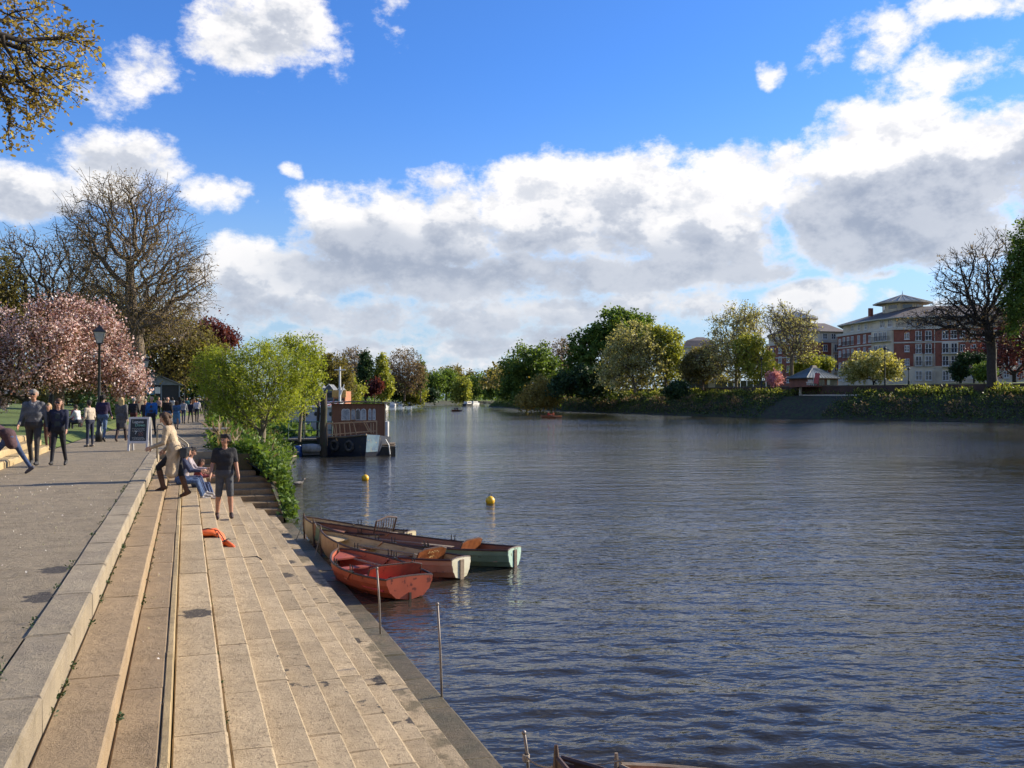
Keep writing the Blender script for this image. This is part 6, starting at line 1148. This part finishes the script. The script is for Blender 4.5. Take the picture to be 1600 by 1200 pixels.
# rowers out on the river
def rower_boat(u, v, labs, cols, rz_, lab, wide):
    p = at(u, v, WATER); t = thing('rowing_boat', lab, 'boat', (p.x, p.y, WATER), rz_, 'rowing boats under way')
    pr = prof(4.2, wide, .6, .34, .2, .08); b = MB(); b.loft([[(x - 2.1, sgn * a, z) for sgn, a, z in [(1, a, z) for a, z in section(w, sh, kl)] + [(-1, a, z) for a, z in section(w, sh, kl)[-2::-1]]] for t_, x, w, sh, kl in pr], closed=False); b.build('hull', wood_o, t)
    for x in (-.6, .5): b = MB(); b.box(x - .12, x + .12, -wide * .42, wide * .42, .18, .22); b.build('thwart', wood_g, t)
    for k in (-1, 1): b = MB(); b.tube([(-.3, k * .3, .5), (.2, k * 2.0, .02)], .03, 5); b.build('oar', wood_g, t)
    for i, (la, c) in enumerate(zip(labs, cols)):
        q = p + Matrix.Rotation(rz_, 3, 'Z') @ Vector((-.6 + 1.1 * i, 0, 0)); person(la, (q.x, q.y, WATER + .22), rz_ - R(90) + math.pi * (i % 2), 1.7, top=c, legs=(.03, .03, .05), hair=(.04, .03, .02), hipL=75, kneeL=40, hipR=75, kneeR=40, shL=50, shR=50, elL=20, elR=20, sit=True, pelvis_z=0, vox=.026)
rower_boat(713, 643, ('dark-clothed rower in the far midstream boat', 'passenger in the far midstream boat'), ((.03, .025, .03), (.07, .03, .025)), R(40), 'small brown rowing boat in midstream, far up the river', 1.3)
rower_boat(861, 653, ('rower in red life jacket near the far bank', 'passenger in orange-red life jacket near the far bank'), ((.50, .06, .03), (.55, .12, .04)), R(15), 'small rowing boat with two red jackets near the far bank', 1.25)
# ================================================================== small things
def mesh_text(name, s, size, material, parent, M):
    c = bpy.data.curves.new(name, 'FONT'); c.body = s; c.size = size; c.extrude = .001; c.align_x = 'CENTER'; o = bpy.data.objects.new(name, c); COL.objects.link(o)
    me = bpy.data.meshes.new_from_object(o.evaluated_get(bpy.context.evaluated_depsgraph_get())); bpy.data.objects.remove(o); bpy.data.curves.remove(c); me.materials.clear(); me.materials.append(material)
    q = link(name, me, parent); q.matrix_local = M; return q
# chalkboard
p = at(219, 704, 0); sb = thing('chalkboard_sign', 'white framed chalkboard A-board with green and white lettering', 'sign', (p.x, p.y, 0), -YAW + R(4)); frm = mat('sign_frame', (.56, .54, .52), (.46, .44, .43), 5, .6); tl = R(8)
def leaf_M(s): return Matrix.Translation((0, s * .21, 0)) @ Matrix.Rotation(s * tl, 4, 'X')
brd = mat('chalkboard', (.016, .022, .026), (.028, .034, .036), 6, .7); chk = plain('chalk_white', (.62, .66, .64), .9); chg = plain('chalk_green', (.28, .55, .42), .9); chr_ = plain('chalk_pink', (.50, .24, .22), .9)
for s in (-1, 1):
    M = leaf_M(s); b = MB(); b.box(-.31, -.25, -.02, .02, 0, 1.06, M); b.box(.25, .31, -.02, .02, 0, 1.06, M); b.box(-.25, .25, -.02, .02, 1.0, 1.06, M); b.box(-.25, .25, -.02, .02, .24, .31, M); fr = b.build('frame', frm, sb); b = MB(); b.box(-.25, .25, -.008, .008, .31, 1.0, M); b.build('board', brd, fr)
    if s < 0:
        def LM(x, z): return M @ Matrix.Translation((x, -.012, z)) @ Matrix.Rotation(R(90), 4, 'X')
        mesh_text('lettering', 'Laguna', .125, chk, fr, LM(-.03, .875)); mesh_text('lettering', 'Down', .125, chg, fr, LM(.04, .77)); mesh_text('lettering', '7', .16, chk, fr, LM(-.08, .52))
        b = MB(); rs = random.Random(2)
        for z in (.70, .655, .61): b.tube([M @ Vector((x, -.012, z + .012 * math.sin(x * 90 + z * 50))) for x in np.linspace(-.20, .12 + .08 * rs.random(), 26)], .0035, 3)
        for z in (.42, .385, .35): b.tube([M @ Vector((x, -.012, z + .010 * math.sin(x * 110 + z * 70))) for x in np.linspace(-.19, .16 + .05 * rs.random(), 30)], .0035, 3)
        b.build('chalk_writing', chk, fr); b = MB()
        for z in (.57, .53, .49): b.tube([M @ Vector((x, -.012, z + .012 * math.sin(x * 80 + z * 50))) for x in np.linspace(-.0, .15, 16)], .0045, 3)
        b.build('chalk_writing', chr_, fr)
# orange buoyancy jacket
p = at(341, 851, Z[5]); jk = thing('life_jacket', 'orange life jacket with black straps lying on the steps', 'life jacket', (p.x, p.y, Z[5]), R(-14)); om = mat('orange_nylon', (.80, .155, .03), (.68, .11, .02), 4, .6, .4, 30, .01); blk = mat('black_webbing', (.012, .012, .013), None, 5, .8)
def pad(cs, ws, hs, n=12): b = MB(); b.loft([[Vector(c) + Vector((0, w * math.cos(a) if True else 0, h * .5 + h * .5 * math.sin(a))) for a in [2 * math.pi * k / n for k in range(n)]] for c, w, h in zip(cs, ws, hs)]); return b
pad([(-.36, .02, .16), (-.33, .02, .15), (-.2, .03, .15), (-.05, .04, .15), (.08, .04, .06), (.14, .03, .02)], [.05, .15, .18, .17, .13, .03], [.03, .09, .12, .13, .12, .03]).build('back_panel', om, jk, smooth=True)
pad([(-.26, -.16, .01), (-.2, -.17, .0), (-.05, -.16, .0), (.1, -.12, .0), (.2, -.06, .0)], [.02, .07, .09, .085, .03], [.02, .10, .12, .11, .03]).build('front_panel', om, jk, smooth=True)
pad([(.08, -.06, .02), (.16, -.1, .0), (.30, -.2, -.06), (.40, -.30, -.13), (.44, -.33, -.15)], [.03, .07, .07, .055, .02], [.03, .11, .10, .08, .02]).build('collar_panel', om, jk, smooth=True)
for pts in ([(-.34, .12, .24), (-.15, -.02, .285), (.02, -.06, .25), (.1, -.12, .16), (.16, -.18, .09)], [(.02, -.08, .22), (.06, -.17, .13), (.12, -.2, .09), (.2, -.12, .12), (.22, -.03, .1)], [(.42, -.32, -.10), (.45, -.38, -.13), (.44, -.46, -.145), (.38, -.44, -.145)], [(.44, -.33, -.12), (.49, -.42, -.14), (.46, -.48, -.145)], [(.46, -.47, -.145), (.6, -.40, -.145), (.72, -.38, -.14), (.79, -.52, -.145), (.84, -.66, -.145)]):
    b = MB(); b.tube(pts, .009, 5); b.build('strap', blk, jk)
# lectern panel on the bank edge
p = at_d(338, HV, 31); lc = thing('information_lectern', 'dark post with flat panel behind the man in black', 'sign', (p.x, p.y, -.05), -YAW + R(4)); b = MB(); b.box(-.1, .1, -.05, .05, -.3, .66); b.build('post', iron_m, lc); b = MB(); b.box(-.45, .42, -.16, .16, .66, .70, Matrix.Rotation(R(4), 4, 'X')); b.build('panel', mat('panel_edge', (.28, .25, .21), (.2, .18, .15), 4, .6), lc)
# handrail at the top of the steps
p0, p1 = at(246, 716, 0), at(251, 742, Z[3]); hr = thing('handrail', 'thin metal handrail at the head of the steps behind the woman', 'railing', (p0.x, p0.y, 0)); d = Vector((p1.x - p0.x, 0, 0)); rm = mat('galvanised', (.36, .32, .24), (.27, .24, .18), 6, .5, metal=.5)
b = MB(); b.tube([(0, 0, -.1), (0, 0, .86), (.02, 0, .92), (.1, 0, .93), (.75, .0, .42), (.8, 0, .36), (.8, 0, -.55)], .022, 8); b.build('rail', rm, hr, smooth=True); b = MB(); b.tube([(.4, 0, -.4), (.4, 0, .69)], .02, 6); b.build('post', rm, hr)
# moss and weeds in the joints (a few tufts) and fallen petals
rg = np.random.default_rng(77); pts = []
for (x, z, n, y0, y1) in ((-1.045, .01, 26, 3, 22), (E[0] + .02, Z[1], 60, 3.5, 26), (E[1] + .015, Z[2], 26, 4, 24), (E[3] + .02, Z[4] - .03, 60, 3, 24)):
    for _ in range(n):
        y = y0 + (y1 - y0) * rg.random(); k = rg.integers(6, 20)
        for _ in range(k): pts.append((x + rg.normal() * .010, y + rg.normal() * .05, z + abs(rg.normal()) * .012))
for _ in range(420): pts.append((-1.10 + rg.normal() * .035, 6.05 + rg.normal() * .16, .012 + abs(rg.normal()) * .012))
cover('joint_weeds', 'small weeds and moss growing in the joints of the steps', 'weeds', pts, L_dark, .024, .5, 78, .006)
pts = [(-2.4 + rg.normal() * .8, 15 + rg.normal() * 4.5, .006) for _ in range(260)] + [(-.25 + rg.normal() * .2, 10 + rg.normal() * 3.5, Z[2] + .006) for _ in range(70)]
pts = [q for q in pts if (-3.9 < q[0] < -1.1) or (-.37 < q[0] < -.14)]
cover('petals', 'pale fallen blossom petals scattered on the promenade', 'petals', pts, leafmat('petal', [(0, (.62, .52, .48)), (1, (.8, .74, .7))]), .020, .8, 79, .002)
